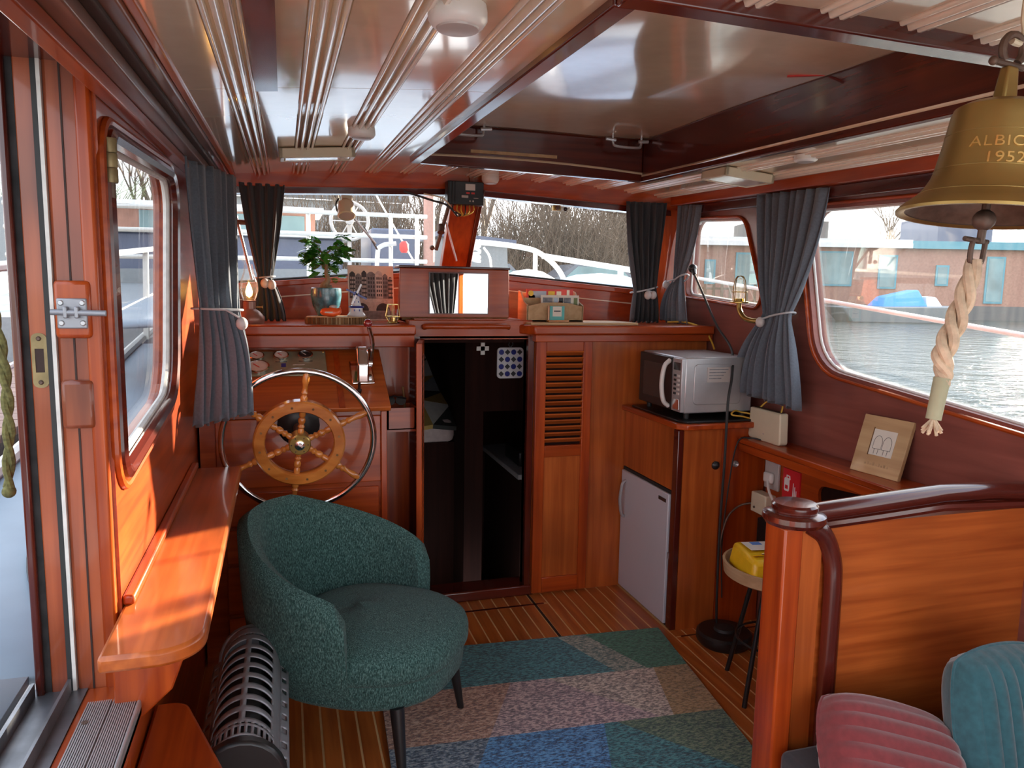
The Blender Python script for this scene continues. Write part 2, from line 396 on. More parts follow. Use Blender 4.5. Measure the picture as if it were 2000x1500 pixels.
# ---- floor: laid planks with pale caulking
fl = structure(B().box(-.5, 2.3, AFT, 3.7, -.06, -.0012).build('floor', 'caulk'))
PW = .064
base_pl = {}
def plank(x, y0, y1):
    k = round(y1 - y0, 3)
    if k not in base_pl:
        o = B().box(-PW / 2 + .004, PW / 2 - .004, 0, k, -.009, 0).build('plank', 'plank', fl, local=True); base_pl[k] = o
    else: o = clone(base_pl[k], parent=fl)
    o.location = Vector((x, y0, 0)) - fl.location
i = 0
x = -.32
while x < 2.2:
    cuts = [(AFT, 1.2), (1.208, 3.44), (3.455, 3.66)] if x < 1.24 else ([(AFT, 1.2), (1.208, 3.66)] if x < 1.74 else [(AFT, 1.2), (1.208, 2.93), (2.94, 3.02)])
    for a, c in cuts: plank(x, a, c)
    x += PW
    if 1.215 < x < 1.215 + PW:
        B().box(x - PW / 2 + .002, x - PW / 2 + .014, 1.2, 3.66, -.01, .001).build('seam', 'seam_black', fl); x += .014
B().box(-.35, 1.24, 3.440, 3.455, -.01, .001).build('seam', 'dark_x', fl)
B().box(1.74, 2.2, 2.93, 2.94, -.01, .001).build('seam', 'dark_x', fl)
# ---- left wall with window
def PL(y, z): return (-.35, y, z)
wl_hole = rpoly([(1.755, 1.178), (2.60, 1.245), (2.80, 1.95), (1.755, 1.897)], [.06, .2, .09, .06])
wall_l = structure(B().plate([PL(1.715, 0), PL(4.12, 0), PL(4.12, 2.12), PL(1.715, 2.12)], [[PL(*p) for p in wl_hole]], (-.06, 0, 0)).build('wall_left', 'mahogany_y', smooth=False))
B().plate([PL(.32, 0), PL(AFT, 0), PL(AFT, 2.1), PL(.32, 2.1)], [[PL(*p) for p in [(.2, 1.0), (-.65, 1.0), (-.65, 1.95), (.2, 1.95)]]], (-.06, 0, 0)).build('aft_panel', 'mahogany_y', wall_l, smooth=False)
B().box(-.41, -.35, .32, 1.66, 0, .70).build('lower_panel', 'mahogany_y', wall_l)
def ring(pts, off, r, name, mat_, parent, fn, flatten=1.0):
    c = Vector((sum(p[0] for p in pts) / len(pts), sum(p[1] for p in pts) / len(pts)))
    q = []
    k = len(pts)
    for i in range(k):
        a, b_, d = Vector(pts[i - 1]), Vector(pts[i]), Vector(pts[(i + 1) % k])
        t = (d - a).normalized(); nn = Vector((t.y, -t.x))
        if nn.dot(b_ - c) < 0: nn = -nn
        q.append(b_ + nn * off)
    return B().tube([fn(p.x, p.y) for p in q], r, 8, True, flatten=flatten).build(name, mat_, parent)
win1 = structure(B().plate([(-.385, *p) for p in wl_hole], [], (-.006, 0, 0)).build('window_1', 'glass', smooth=False))
ring(wl_hole, .004, .020, 'frame_moulding', 'dark_y', win1, lambda y, z: (-.348, y, z))
ring(wl_hole, -.012, .011, 'seal', 'seal_white', win1, lambda y, z: (-.368, y, z))
ring(wl_hole, .034, .010, 'outer_moulding', 'mahogany_y', win1, lambda y, z: (-.347, y, z))
# ---- right wall with windows
def PR(y, z): return (2.2, y, z)
sm_hole = rpoly([(3.10, 1.527), (3.84, 1.58), (3.82, 1.995), (3.30, 1.96)], [.05, .04, .08, .1])
bg_hole = rpoly([(.75, 1.10), (2.70, 1.285), (2.86, 1.96), (.75, 1.88)], [.1, .2, .1, .1])
af_hole = rpoly([(-.65, 1.0), (.5, 1.07), (.5, 1.87), (-.65, 1.84)], .1)  # unseen aft window, added to let in more daylight
wall_r = structure(B().plate([PR(AFT, -.05), PR(4.15, -.05), PR(4.15, 2.14), PR(AFT, 2.14)], [[PR(*p) for p in h] for h in (sm_hole, bg_hole, af_hole)], (.07, 0, 0)).build('wall_right', 'wall_mahogany', smooth=False))
for nm, h in (('window_4', sm_hole), ('window_5', bg_hole), ('window_6', af_hole)):
    wn = structure(B().plate([(2.245, *p) for p in h], [], (.006, 0, 0)).build(nm, 'glass_hazy', smooth=False))
    ring(h, -.003, .006, 'seal', 'white_paint', wn, lambda y, z: (2.232, y, z))
    ring(h, .012 if nm == 'window_4' else .022, .014, 'frame_moulding', 'mahogany_y', wn, lambda y, z: (2.198, y, z), .6)
# ---- front: sill walls, posts, header, panes.  bottom points (y further out) and raked tops
FB = [(-.30, 4.08, 1.595), (.92, 4.32, 1.70), (2.22, 4.06, 1.585)]
FT = [(-.28, 3.99, 2.035), (.96, 4.06, 2.095), (2.22, 3.95, 2.02)]
wf = structure(B().plate([(-.36, 3.6, 0), (2.2, 3.6, 0), (2.2, 3.6, 1.36), (-.36, 3.6, 1.36)], [[(.62, 3.6, .05), (1.17, 3.6, .05), (1.17, 3.6, 1.345), (.62, 3.6, 1.345)]], (0, .04, 0)).build('wall_front', 'mahogany_z', smooth=False))
for k in (0, 1):
    a, b_ = Vector(FB[k]), Vector(FB[k + 1])
    lo0, lo1 = Vector((a.x, a.y + .02, 1.36)), Vector((b_.x, b_.y + .02, 1.36)); d = Vector((0, .05, 0))
    B().hexa([lo0, lo1, lo1 + d, lo0 + d, a + V(0, .02, -.005), b_ + V(0, .02, -.005), b_ + d + V(0, 0, -.005), a + d + V(0, 0, -.005)]).build('sill_panel', 'mahogany_x', wf)
    # sill ledge and thin bead line
    B().hexa([a + V(0, -.03, -.03), b_ + V(0, -.03, -.03), b_ + V(0, .06, -.03), a + V(0, .06, -.03), a + V(0, -.03, 0), b_ + V(0, -.03, 0), b_ + V(0, .06, 0), a + V(0, .06, 0)]).build('sill', 'mahogany_x', wf, bev=.005)
    B().tube([a + V(0, .015, -.085), b_ + V(0, .015, -.085)], .004, 6).build('bead', 'cream_trim', wf)
    t0, t1 = Vector(FT[k]), Vector(FT[k + 1]); up0 = V(0, 0, zc(t0.x, t0.y) - t0.z + .02); up1 = V(0, 0, zc(t1.x, t1.y) - t1.z + .02)
    h0, h1 = t0 + V(0, 0, .03), t1 + V(0, 0, .03)
    B().hexa([h0 + V(0, -.06, 0), h1 + V(0, -.06, 0), h1 + V(0, 0, 0), h0, h0 + V(0, -.06, 0) * 1 + up0, h1 + V(0, -.06, 0) + up1, h1 + up1, h0 + up0]).build('header_beam', 'mahogany_x', wf, bev=.004)
    B().hexa([t0 + V(0, -.03, 0), t1 + V(0, -.03, 0), t1 + V(0, .04, 0), t0 + V(0, .04, 0), t0 + V(0, -.03, .09), t1 + V(0, -.03, .09), t1 + V(0, .04, .09), t0 + V(0, .04, .09)]).build('header_strip', 'dark_x', wf)  # dark wood puts the shade under the header into the colour
    pn = structure(B().hexa([a, b_, b_ + V(0, .006, 0), a + V(0, .006, 0), t0, t1, t1 + V(0, .006, 0), t0 + V(0, .006, 0)]).build('window_%d' % (k + 2), 'glass', smooth=False))
    B().tube([a + V(0, 0, .006), b_ + V(0, 0, .006)], .007, 6).build('seal', 'black_rubber', pn)
def post(name, p0, p1, wx, wy, mat_, par, bev=.006):
    p0, p1 = Vector(p0), Vector(p1)
    q = [V(-wx / 2, -wy / 2, 0), V(wx / 2, -wy / 2, 0), V(wx / 2, wy / 2, 0), V(-wx / 2, wy / 2, 0)]
    return B().hexa([p0 + a for a in q] + [p1 + a for a in q]).build(name, mat_, par, bev=bev)
post('centre_post', (.925, 4.30, 1.55), (.965, 4.04, 2.15), .17, .07, 'mahogany_z', wf)
post('post_strip', (.995, 4.26, 1.6), (1.035, 4.00, 2.12), .025, .03, 'dark_z', wf)
post('corner_post', (-.275, 4.05, 1.36), (-.262, 3.965, 2.12), .09, .09, 'mahogany_z', wf)
post('corner_post', (2.185, 4.06, 1.36), (2.185, 3.955, 2.10), .09, .09, 'mahogany_z', wf)
B().hexa([(2.2, 3.84, 1.4), (2.2, 4.05, 1.4), (2.12, 4.08, 1.4), (2.17, 3.84, 1.4), (2.2, 3.86, 2.1), (2.2, 3.95, 2.1), (2.1, 3.96, 2.1), (2.17, 3.86, 2.1)]).build('corner_panel', 'mahogany_z', wf)
# door surround and threshold
B().box(.57, .62, 3.57, 3.64, .0, 1.36).build('door_jamb', 'dark_z', wf); B().box(1.17, 1.20, 3.57, 3.64, .0, 1.36).build('door_jamb', 'dark_z', wf)
B().box(.57, 1.22, 3.56, 3.70, .0, .055).build('threshold', 'dark_x', wf, bev=.008)
# ---- ceiling : cambered boards with moulded battens
HX0, HX1, HY0, HY1 = .60, 1.70, 1.26, 3.44
ce = structure(B().grid(lambda u, v: (-.36 + 2.62 * u, AFT + (HY0 - AFT) * v, zc(-.36 + 2.62 * u, AFT + (HY0 - AFT) * v) + .012), 14, 2)
    .grid(lambda u, v: (-.36 + 2.62 * u, HY1 + (4.1 - HY1) * v, zc(-.36 + 2.62 * u, HY1 + (4.1 - HY1) * v) + .012), 14, 2)
    .grid(lambda u, v: (-.36 + (HX0 + .36) * u, HY0 + (HY1 - HY0) * v, zc(-.36 + (HX0 + .36) * u, HY0 + (HY1 - HY0) * v) + .012), 8, 2)
    .grid(lambda u, v: (HX1 + (2.26 - HX1) * u, HY0 + (HY1 - HY0) * v, zc(HX1 + (2.26 - HX1) * u, HY0 + (HY1 - HY0) * v) + .012), 5, 2).build('ceiling', 'cream_gloss', solid=.02))
def runs(x0, x1):
    if x1 < HX0 + .005 or x0 > HX1 - .005: return [(AFT, 2.05), (2.053, 4.06)]
    return [(AFT, HY0 - .03), (HY1 + .02, 4.06)]
def cboard(x0, x1, h, name, mat_, y0, y1, dome=0):
    b_ = B(); ny = 4; sec = [(x0, .008), (x0, -h * .4), (x0 + (x1 - x0) * .25, -h), (x0 + (x1 - x0) * .75, -h), (x1, -h * .4), (x1, .008)] if dome else [(x0, .008), (x0, -h), (x1, -h), (x1, .008)]
    rows = [[b_.v((sx, y0 + (y1 - y0) * j / ny, zc(sx, y0 + (y1 - y0) * j / ny) + dz)) for sx, dz in sec] for j in range(ny + 1)]
    for j in range(ny):
        for i in range(len(sec)): b_.f([rows[j][i], rows[j][(i + 1) % len(sec)], rows[j + 1][(i + 1) % len(sec)], rows[j + 1][i]])
    b_.f(rows[0]); b_.f(rows[-1][::-1])
    return b_.build(name, mat_, ce, smooth=bool(dome), ang=1.2)
gx = [-.27 + .178 * i for i in range(15)]
for i, g in enumerate(gx):
    for y0, y1 in runs(g - .035, g + .035):
        for off, w_, h in ((-.030, .012, .010), (-.010, .016, .016), (.012, .016, .016), (.030, .012, .010)):
            if g + off > 2.18 or (HX0 - .02 < g + off < HX1 + .02 and y0 < 2 < y1): continue
            cboard(g + off - w_ / 2, g + off + w_ / 2, h, 'batten', 'cream_trim', y0, y1, 1)
    if i < 14:
        for y0, y1 in runs(g + .04, g + .138):
            if g + .138 > 2.2: continue
            cboard(g + .038, g + .140, .003, 'panel', 'cream_gloss', y0, y1)
cboard(-.055, -.005, .03, 'beam_stub', 'dark_y', -1.0, 1.96)
# cornices
def slab(name, x0, x1, y0, y1, ztop0, ztop1, h, mat_, par, bev=.004):
    return B().hexa([(x0, y0, ztop0 - h), (x1, y0, ztop0 - h), (x1, y1, ztop1 - h), (x0, y1, ztop1 - h), (x0, y0, ztop0), (x1, y0, ztop0), (x1, y1, ztop1), (x0, y1, ztop1)]).build(name, mat_, par, bev=bev)
tr1 = structure(slab('trim_1', 2.11, 2.2, AFT, 3.95, zc(2.15, AFT) + .01, zc(2.15, 3.95) + .01, .055, 'mahogany_y', None))
slab('lower_strip', 2.16, 2.2, AFT, 3.95, zc(2.15, AFT) - .045, zc(2.15, 3.95) - .045, .05, 'dark_y', tr1)
tr2 = structure(slab('trim_2', -.35, -.235, AFT, 4.0, zc(-.24, AFT) + .012, zc(-.24, 4.0) + .012, .034, 'aged', None))
slab('upper_bead', -.235, -.215, AFT, 4.0, zc(-.24, AFT) + .006, zc(-.24, 4.0) + .006, .016, 'teak_y', tr2)
slab('shadow_strip', -.35, -.262, AFT, 3.9, zc(-.24, AFT) - .022, zc(-.24, 4.0) - .022, .014, 'seam_black', tr2)  # solid black strip, painted shade between the cornice boards
slab('lower_board', -.35, -.28, AFT, 3.9, zc(-.24, AFT) - .036, zc(-.24, 4.0) - .036, .03, 'aged', tr2)
slab('lower_bead', -.35, -.315, AFT, 3.9, zc(-.24, AFT) - .066, zc(-.24, 4.0) - .066, .03, 'mahogany_y', tr2)
# saloon cut short here, aft end left open to add daylight; post only
wb = structure(B().box(1.82, 1.88, AFT, AFT + .05, -.05, 2.0).build('wall_back', 'mahogany_z', bev=.01))
# ---- roof hatch
rh = thing('roof_hatch', 'raised cream roof hatch with deep dark mahogany coaming boards', 'roof hatch', (1.15, 2.35, 2.1))
HT = lambda y: 2.335 + .02 * (y - 3.4)
def cb(name, p, q, t, mat_='dark_y'):
    p, q, t = Vector(p), Vector(q), Vector(t)
    zb = lambda a: V(a.x, a.y, zc(a.x, a.y) - .022); zt = lambda a: V(a.x, a.y, HT(a.y) + .01)
    return B().hexa([zb(p), zb(q), zb(q) + t, zb(p) + t, zt(p), zt(q), zt(q) + t, zt(p) + t]).build(name, mat_, rh, bev=.004)
cb('coaming_board', (HX0, HY1, 0), (HX1, HY1, 0), (0, .035, 0), 'dark_x')
cb('coaming_board', (HX1, HY0, 0), (HX1, HY1 + .03, 0), (.035, 0, 0))
cb('coaming_board', (HX0, HY0, 0), (HX0, HY1 + .03, 0), (-.045, 0, 0))
cb('coaming_board', (HX0 - .04, HY0, 0), (HX1 + .03, HY0, 0), (0, -.05, 0), 'dark_x')
def bulge(u, v):
    x, y = HX0 - .03 + (HX1 - HX0 + .06) * u, HY0 - .03 + (HY1 - HY0 + .06) * v
    return (x, y, HT(y) + .015 * math.sin(math.pi * u) * math.sin(math.pi * v) + .005 * math.sin(9 * u + 4 * v) * math.sin(7 * v))
B().grid(bulge, 26, 30).build('hatch_panel', 'cream_gloss', rh, solid=.02)
B().obox((1.66, 2.15, HT(2.15) - .008), .012, .16, .004, rotm('Z', 62)).build('scratch_mark', 'red_print', rh)
B().box(.83, 1.25, HY1 - .006, HY1, 2.212, 2.226).build('label_strip', 'oak', rh)
for hx in (.80, 1.58):
    yh = HY1 - .07; z0 = HT(yh)
    hd = B().tube(spline([(hx - .075, yh, z0 + .01), (hx - .072, yh, z0 - .045), (hx - .05, yh - .01, z0 - .06), (hx + .05, yh - .01, z0 - .06), (hx + .072, yh, z0 - .045), (hx + .075, yh, z0 + .01)], 5), .006, 8).build('handle', 'silver', rh)
    for s_ in (-1, 1): B().tube([(hx + s_ * .06, yh, z0 - .03), (hx + s_ * .11, yh, z0 - .026)], .008, 8).build('hinge_pin', 'silver', rh)
# ---- door opening on the port side: posts, seal, sill
d1 = structure(B().box(-.440, -.358, 1.70, 1.745, .715, 2.04).build('door_1', 'worn_post', bev=.008))
B().box(-.410, -.4065, 1.698, 1.702, .73, 2.03).build('groove', 'seam_black', d1)
B().box(-.385, -.357, 1.693, 1.745, .715, 2.05).build('post_edge', 'mahogany_z', d1, bev=.006)
B().box(-.438, -.372, 1.685, 1.705, 1.485, 1.60).build('repair_block', 'mahogany_z', d1, bev=.008)
B().box(-.436, -.375, 1.688, 1.705, 1.30, 1.40).build('scarf_patch', 'worn_post', d1, bev=.010)
B().box(-.447, -.440, 1.695, 1.72, .715, 2.03).build('seal_strip', 'seal_white', d1)
B().box(-.488, -.455, 1.70, 1.74, .715, 2.03).build('outer_post', 'worn_post', d1, bev=.003)
B().box(-.457, -.447, 1.697, 1.73, .715, 2.03).build('rubber_strip', 'black_rubber', d1)
B().box(-.500, -.488, 1.702, 1.74, .715, 2.03).build('foam_strip', 'black_foam', d1)
B().box(-.516, -.500, 1.690, 1.74, .715, 2.03).build('outer_edge', 'dark_z', d1, bev=.005)
B().box(-.54, -.33, .2, 1.75, 2.02, 2.08).build('lintel', 'dark_y', d1, bev=.01)
B().box(-.54, -.42, .2, 1.72, .70, .735).build('track_base', 'steel_track', d1)
for tx in (-.522, -.455): B().box(tx, tx + .006, .2, 1.69, .735, .765).build('track_lip', 'steel_track', d1)
st = thing('sill_step', 'grooved aluminium step plates on the sill of the side door', 'step plate', (-.36, 1.2, .70))
B().box(-.42, -.30, .3, 1.70, .70, .734).build('wood_sill', 'mahogany_y', st, bev=.004)
for gx0, y1, nm in ((-.402, 1.62, 'plate'), (-.354, 1.755, 'plate')):
    b_ = B()
    for k in range(11):
        xx = gx0 + .0042 * k
        b_.box(xx, xx + .0024, .3, y1, .735, .745)
    b_.box(gx0, gx0 + .045, .3, y1, .734, .740)
    b_.build(nm, 'grooved_alu', st, smooth=False)
B().box(-.308, -.300, .3, 1.755, .715, .746).build('nosing', 'grooved_alu', st, bev=.003)
for sx, sy in ((-.39, 1.54), (-.33, 1.66)): B().lathe([(.006, 0), (.006, .003)], (sx, sy, .744), 10).build('screw', 'iron', st)
# door hardware
bl = thing('slide_bolt', 'galvanised slide bolt screwed across the worn red door post', 'bolt', (-.40, 1.685, 1.53))
B().box(-.432, -.378, 1.680, 1.685, 1.505, 1.565).build('plate', 'grey_metal', bl, bev=.003)
B().tube([(-.440, 1.672, 1.538), (-.342, 1.672, 1.536)], .006, 10).build('bolt_rod', 'grey_metal', bl)
for xx, zz in ((-.424, 1.516), (-.386, 1.516), (-.424, 1.556), (-.386, 1.556)): B().lathe([(.006, 0), (.004, .003)], (xx, 1.680, zz), 10, rotm('X', 90)).build('screw', 'silver', bl)
for x0 in (-.418, -.398): B().box(x0, x0 + .008, 1.666, 1.682, 1.526, 1.549).build('guide', 'grey_metal', bl, bev=.002)
sp = thing('strike_plate', 'brass lock strike plate let into the outer door post', 'lock plate', (-.47, 1.70, 1.44))
B().plate([(-.471 + p[0], 1.698, 1.44 + p[1]) for p in rpoly([(-.014, -.055), (.014, -.055), (.014, .055), (-.014, .055)], .012)], [[(-.471 + a, 1.698, 1.44 + c) for a, c in ((-.008, -.024), (.008, -.024), (.008, .024), (-.008, .024))]], (0, .004, 0)).build('plate', 'old_brass', sp)
B().box(-.479, -.463, 1.6990, 1.7015, 1.416, 1.464).build('keep_recess', 'seam_black', sp)
for zz in (1.396, 1.484): B().lathe([(.005, 0), (.003, .003)], (-.471, 1.698, zz), 10, rotm('X', 90)).build('screw', 'iron', sp)
for k in range(3): B().lathe([(.013, 0), (.014, .003), (.014, .026), (.013, .029)], (-.335, 1.745, 1.80 + .03 * k), 12).build('hinge_knuckle', 'old_brass', win1)
B().tube([(-.335, 1.745, 1.77), (-.335, 1.745, 1.80)], .008, 8).build('hinge_pin', 'iron', win1)
B().box(-.352, -.346, 1.725, 1.765, 1.80, 1.89).build('hinge_leaf', 'brass', win1)
# ================================================================ FITTED JOINERY
# ---- ledges under the front windows
lg = thing('helm_ledge', 'varnished mahogany ledge behind the helm under the port windscreen', 'ledge', (.12, 3.8, 1.36))
B().prism([(-.34, 3.50, 1.372), (.59, 3.50, 1.372), (.605, 4.2, 1.372), (-.34, 4.06, 1.372)], (0, 0, .046)).build('ledge_top', 'mahogany_x', lg, bev=.008)
B().box(-.34, .585, 3.515, 3.6, 1.315, 1.372).build('fascia', 'mahogany_x', lg, bev=.004)
rg = thing('galley_ledge', 'varnished mahogany ledge above the louvred door under starboard windscreen', 'ledge', (1.6, 3.8, 1.36))
B().prism([(1.18, 3.50, 1.372), (2.19, 3.50, 1.372), (2.19, 4.06, 1.372), (1.10, 4.22, 1.372), (1.10, 3.66, 1.372)], (0, 0, .046)).build('ledge_top', 'mahogany_x', rg, bev=.008)
B().box(1.19, 2.19, 3.515, 3.6, 1.335, 1.372).build('fascia', 'mahogany_x', rg, bev=.004)
B().box(1.205, 1.735, 3.575, 3.60, .0, 1.335).build('side_panel', 'teak_z', rg)
B().box(1.735, 2.19, 3.575, 3.60, .98, 1.335).build('upper_panel', 'teak_z', rg)
ml = thing('companionway_lintel', 'mahogany lintel with grab rail above the dark companionway', 'lintel', (.87, 3.66, 1.345))
B().box(.57, 1.20, 3.60, 3.70, 1.345, 1.44).build('lintel_board', 'mahogany_x', ml, bev=.004)
B().tube([(.64, 3.585, 1.405), (.66, 3.565, 1.41), (1.05, 3.565, 1.41), (1.07, 3.585, 1.405)], .013, 10, flatten=.8).build('grab_rail', 'mahogany_x', ml)
B().box(.60, 1.14, 3.62, 4.3, 1.43, 1.445).build('shelf_board', 'mahogany_x', ml)
mb = thing('mirror_box', 'mahogany box with a square mirror let into its front', 'mirror', (.82, 3.7, 1.445))
B().hexa([(.535, 3.68, 1.447), (1.10, 3.68, 1.447), (1.09, 3.86, 1.447), (.55, 3.86, 1.447), (.54, 3.68, 1.69), (1.095, 3.68, 1.69), (1.085, 3.82, 1.70), (.56, 3.82, 1.70)]).build('box', 'mahogany_x', mb, bev=.004)
B().box(.535, 1.10, 3.67, 3.84, 1.69, 1.702).build('lid', 'dark_x', mb, bev=.003)
B().box(.682, .986, 3.672, 3.682, 1.465, 1.672).build('mirror_frame', 'dark_x', mb)
B().box(.687, .981, 3.668, 3.674, 1.470, 1.667).build('mirror_glass', 'mirror', mb)
B().box(.55, 1.09, 3.676, 3.69, 1.436, 1.449).build('worn_edge', 'bark', mb)
# ---- folding louvred doors
def louvre_door(label, M4, both):
    t = thing('louvred_door', label, 'door', (0, 0, 0)); t.matrix_basis = M4
    w_, h, z0 = .305, 1.335, .015
    sl = 2 if both else 2
    for nm, (x0, x1, a, c) in dict(stile=(0, .055, z0, z0 + h), stile2=(w_ - .05, w_, z0, z0 + h), rail=(.055, w_ - .05, z0, z0 + .08), rail2=(.055, w_ - .05, .74, .80), rail3=(.055, w_ - .05, z0 + h - .065, z0 + h)).items():
        B().box(x0, x1, 0, .026, a, c).build(nm.rstrip('23'), 'mahogany_z' if 'stile' in nm else 'mahogany_x', t, local=True, bev=.003)
    B().box(.05, w_ - .045, .010, .018, z0 + .07, .75).build('panel', 'teak_z', t, local=True)
    first = None
    n_ = 15
    for k in range(n_):
        zz = .815 + k * (1.285 - .815 - .02) / (n_ - 1)
        if first is None:
            first = B().obox((0, 0, 0), w_ - .10, .030, .008, rotm('X', -38)).build('slat', 'teak_x', t, local=True); o = first
        else: o = clone(first, parent=t)
        o.location = (w_ / 2 + .002, .011, zz + .01)
    B().box(.055, w_ - .05, .020, .024, .79, 1.30).build('backing', 'unlit_dark', t, local=True)  # near-black sheet puts the shade between the slats into colour
    return t
louvre_door('mahogany louvred door leaf folded flat against the cabinet side', Matrix.Translation((1.205, 3.545, 0)), True)
louvre_door('mahogany louvred door leaf swung out, seen edge-on beside the helm', Matrix.Translation((.615, 3.57, 0)) @ Matrix.Rotation(math.radians(258), 4, 'Z'), True)
# ---- helm console
hc = thing('helm_console', 'mahogany helm console with sloping top and drawers below', 'console', (.05, 3.4, 0))
B().hexa([(-.34, 3.2, .0), (.405, 3.2, .0), (.405, 3.59, .0), (-.34, 3.59, .0), (-.34, 3.2, 1.075), (.405, 3.2, 1.075), (.405, 3.59, 1.27), (-.34, 3.59, 1.27)]).build('carcass', 'mahogany_x', hc)
def slope(x, s_, up=0):   # point on the sloping console top; s_ runs up the slope
    return Vector((x, 3.17 + .4472 * 2 * s_, 1.085 + .4472 * s_)) + Vector((0, -.4472, .8944)) * up
MS = rotm('X', math.degrees(math.atan2(.5, 1)))
def onslope(b_, x0, x1, s0, s1, u0, u1): return b_.hexa([slope(x0, s0, u0), slope(x1, s0, u0), slope(x1, s1, u0), slope(x0, s1, u0), slope(x0, s0, u1), slope(x1, s0, u1), slope(x1, s1, u1), slope(x0, s1, u1)])
onslope(B(), -.34, .425, -.012, .46, -.01, .012).build('sloping_top', 'teak_x', hc, bev=.004)
onslope(B(), .21, .235, -.01, .45, .011, .015).build('cover_strip', 'mahogany_y', hc)
for z0, z1 in ((.60, .74), (.44, .585), (.22, .425), (.05, .205)):
    B().box(-.25, .375, 3.185, 3.2, z0, z1).build('drawer', 'mahogany_x', hc, bev=.004)
B().box(-.28, .385, 3.188, 3.2, .76, 1.05).build('front_panel', 'mahogany_x', hc, bev=.004)
B().box(.385, .41, 3.18, 3.21, 0, 1.07).build('edge_post', 'mahogany_z', hc, bev=.003)
ip = thing('instrument_panel', 'olive engine instrument panel with round gauges on the helm console', 'gauge panel', tuple(slope(0, .25, .012)))
onslope(B(), -.205, .175, .235, .435, .012, .020).build('panel_plate', 'panel_green', ip, bev=.006)
for gx_, gs, gr, fm in ((-.125, .385, .034, 'gauge_face'), (-.02, .387, .034, 'gauge_face'), (.085, .390, .034, 'gauge_dark'), (-.118, .295, .050, 'gauge_face')):
    g = B().lathe([(gr, 0), (gr, .012), (gr * .86, .014), (gr * .84, .009), (.001, .009)], slope(gx_, gs, .019), 24, MS).build('gauge_bezel', 'chrome', ip)
    B().lathe([(gr * .85, 0), (gr * .85, .0105)], slope(gx_, gs, .019), 24, MS).build('dial', fm, g)
    B().obox(slope(gx_ - .006, gs + .006, .0305), .004, gr * .8, .001, MS @ rotm('Z', 40)).build('needle', 'red_print' if fm != 'gauge_dark' else 'gauge_face', g)
onslope(B(), -.02, .0, .30, .33, .020, .0215).build('badge', 'delft_blue', ip)
for k, (lx, ls_, lw) in enumerate(((.055, .315, .05), (-.02, .342, .05), (.085, .345, .06), (-.125, .342, .03))): onslope(B(), lx - lw / 2, lx + lw / 2, ls_, ls_ + .004, .020, .0212).build('caption', 'gauge_face' if k in (0, 3) else 'gauge_dark', ip)
for gx_, gs in ((-.195, .425), (.165, .425), (-.195, .245), (.165, .245)): B().lathe([(.006, 0), (.004, .003)], slope(gx_, gs, .02), 8, MS).build('screw', 'brass', ip)
tl = thing('throttle_lever', 'chrome throttle control with a dark red ball knob', 'throttle', (.33, 3.38, 1.2))
onslope(B(), .275, .375, .16, .34, .012, .024).build('base_plate', 'chrome', tl, bev=.008)
B().prism([(.30, 3.33 + p[0], 1.205 + p[1]) for p in rpoly([(-.02, -.04), (.10, .02), (.085, .13), (.02, .125), (-.025, .05)], [.01, .01, .04, .03, .03])], (.05, 0, 0)).build('housing', 'chrome', tl, bev=.008)
B().prism([(.318, 3.338 + p[0], 1.26 + p[1]) for p in [(-.012, 0), (.012, .06), (.018, .06), (-.008, 0)]], (.02, 0, 0)).build('name_plate', 'brass', tl)
B().tube(spline([(.362, 3.37, 1.255), (.368, 3.36, 1.30), (.366, 3.33, 1.36), (.352, 3.305, 1.41), (.346, 3.30, 1.425)], 5), [.010] * 20 + [.007], 8).build('lever', 'chrome', tl)
B().lathe([(.016, 0), (.016, .02)], (.35, 3.37, 1.255), 14, rotm('Y', 90)).build('pivot', 'chrome', tl)
B().ball((.345, 3.30, 1.437), .019).build('knob', 'red_knob', tl)
B().lathe([(.010, 0), (.012, .015), (.006, .02), (.006, .05)], slope(.30, .10, .012), 12, MS).build('stop_pull', 'black_plastic', tl)
# ---- steering wheel
sw = thing('steering_wheel', 'ships wheel with golden wooden ring, six turned spokes and steel rim', 'steering wheel', (.045, 2.96, .985), rot=(math.radians(100), 0, 0))
def circ(r, n=56, z=0): return [(r * math.cos(2 * math.pi * k / n), r * math.sin(2 * math.pi * k / n), z) for k in range(n)]
B().tube(circ(.287, 64, -.03), .0125, 12, True).build('steel_rim', 'chrome', sw, local=True)
rp = [(.129, -.017), (.133, -.022), (.168, -.022), (.174, -.016), (.174, .016), (.168, .022), (.133, .022), (.129, .017)]
b_ = B(); rings = [[b_.v((r * math.cos(2 * math.pi * k / 64), r * math.sin(2 * math.pi * k / 64), z - .02)) for r, z in rp] for k in range(64)]
for k in range(64):
    for j in range(8): b_.f([rings[k][j], rings[k][(j + 1) % 8], rings[(k + 1) % 64][(j + 1) % 8], rings[(k + 1) % 64][j]])
b_.build('wooden_ring', 'golden', sw, local=True)
for k in range(12):
    a = math.radians(30 * k + 10); B().lathe([(.005, 0), (.005, .0015)], (.151 * math.cos(a), .151 * math.sin(a), .0015), 10).build('plug', 'bark', sw, local=True)
for k in range(6):
    a = 84 + 60 * k; Mz = rotm('Z', a) @ rotm('Y', 90)
    B().lathe([(.011, .035), (.013, .05), (.009, .058), (.014, .066), (.009, .076), (.014, .085), (.014, .098), (.009, .104), (.013, .112), (.012, .135)], (0, 0, -.02), 12, Mz).build('inner_spoke', 'golden', sw, local=True)
    B().lathe([(.013, .17), (.015, .185), (.009, .195), (.014, .203), (.010, .212), (.010, .23), (.014, .25), (.013, .27), (.008, .282)], (0, 0, -.024), 12, Mz).build('outer_spoke', 'golden', sw, local=True)
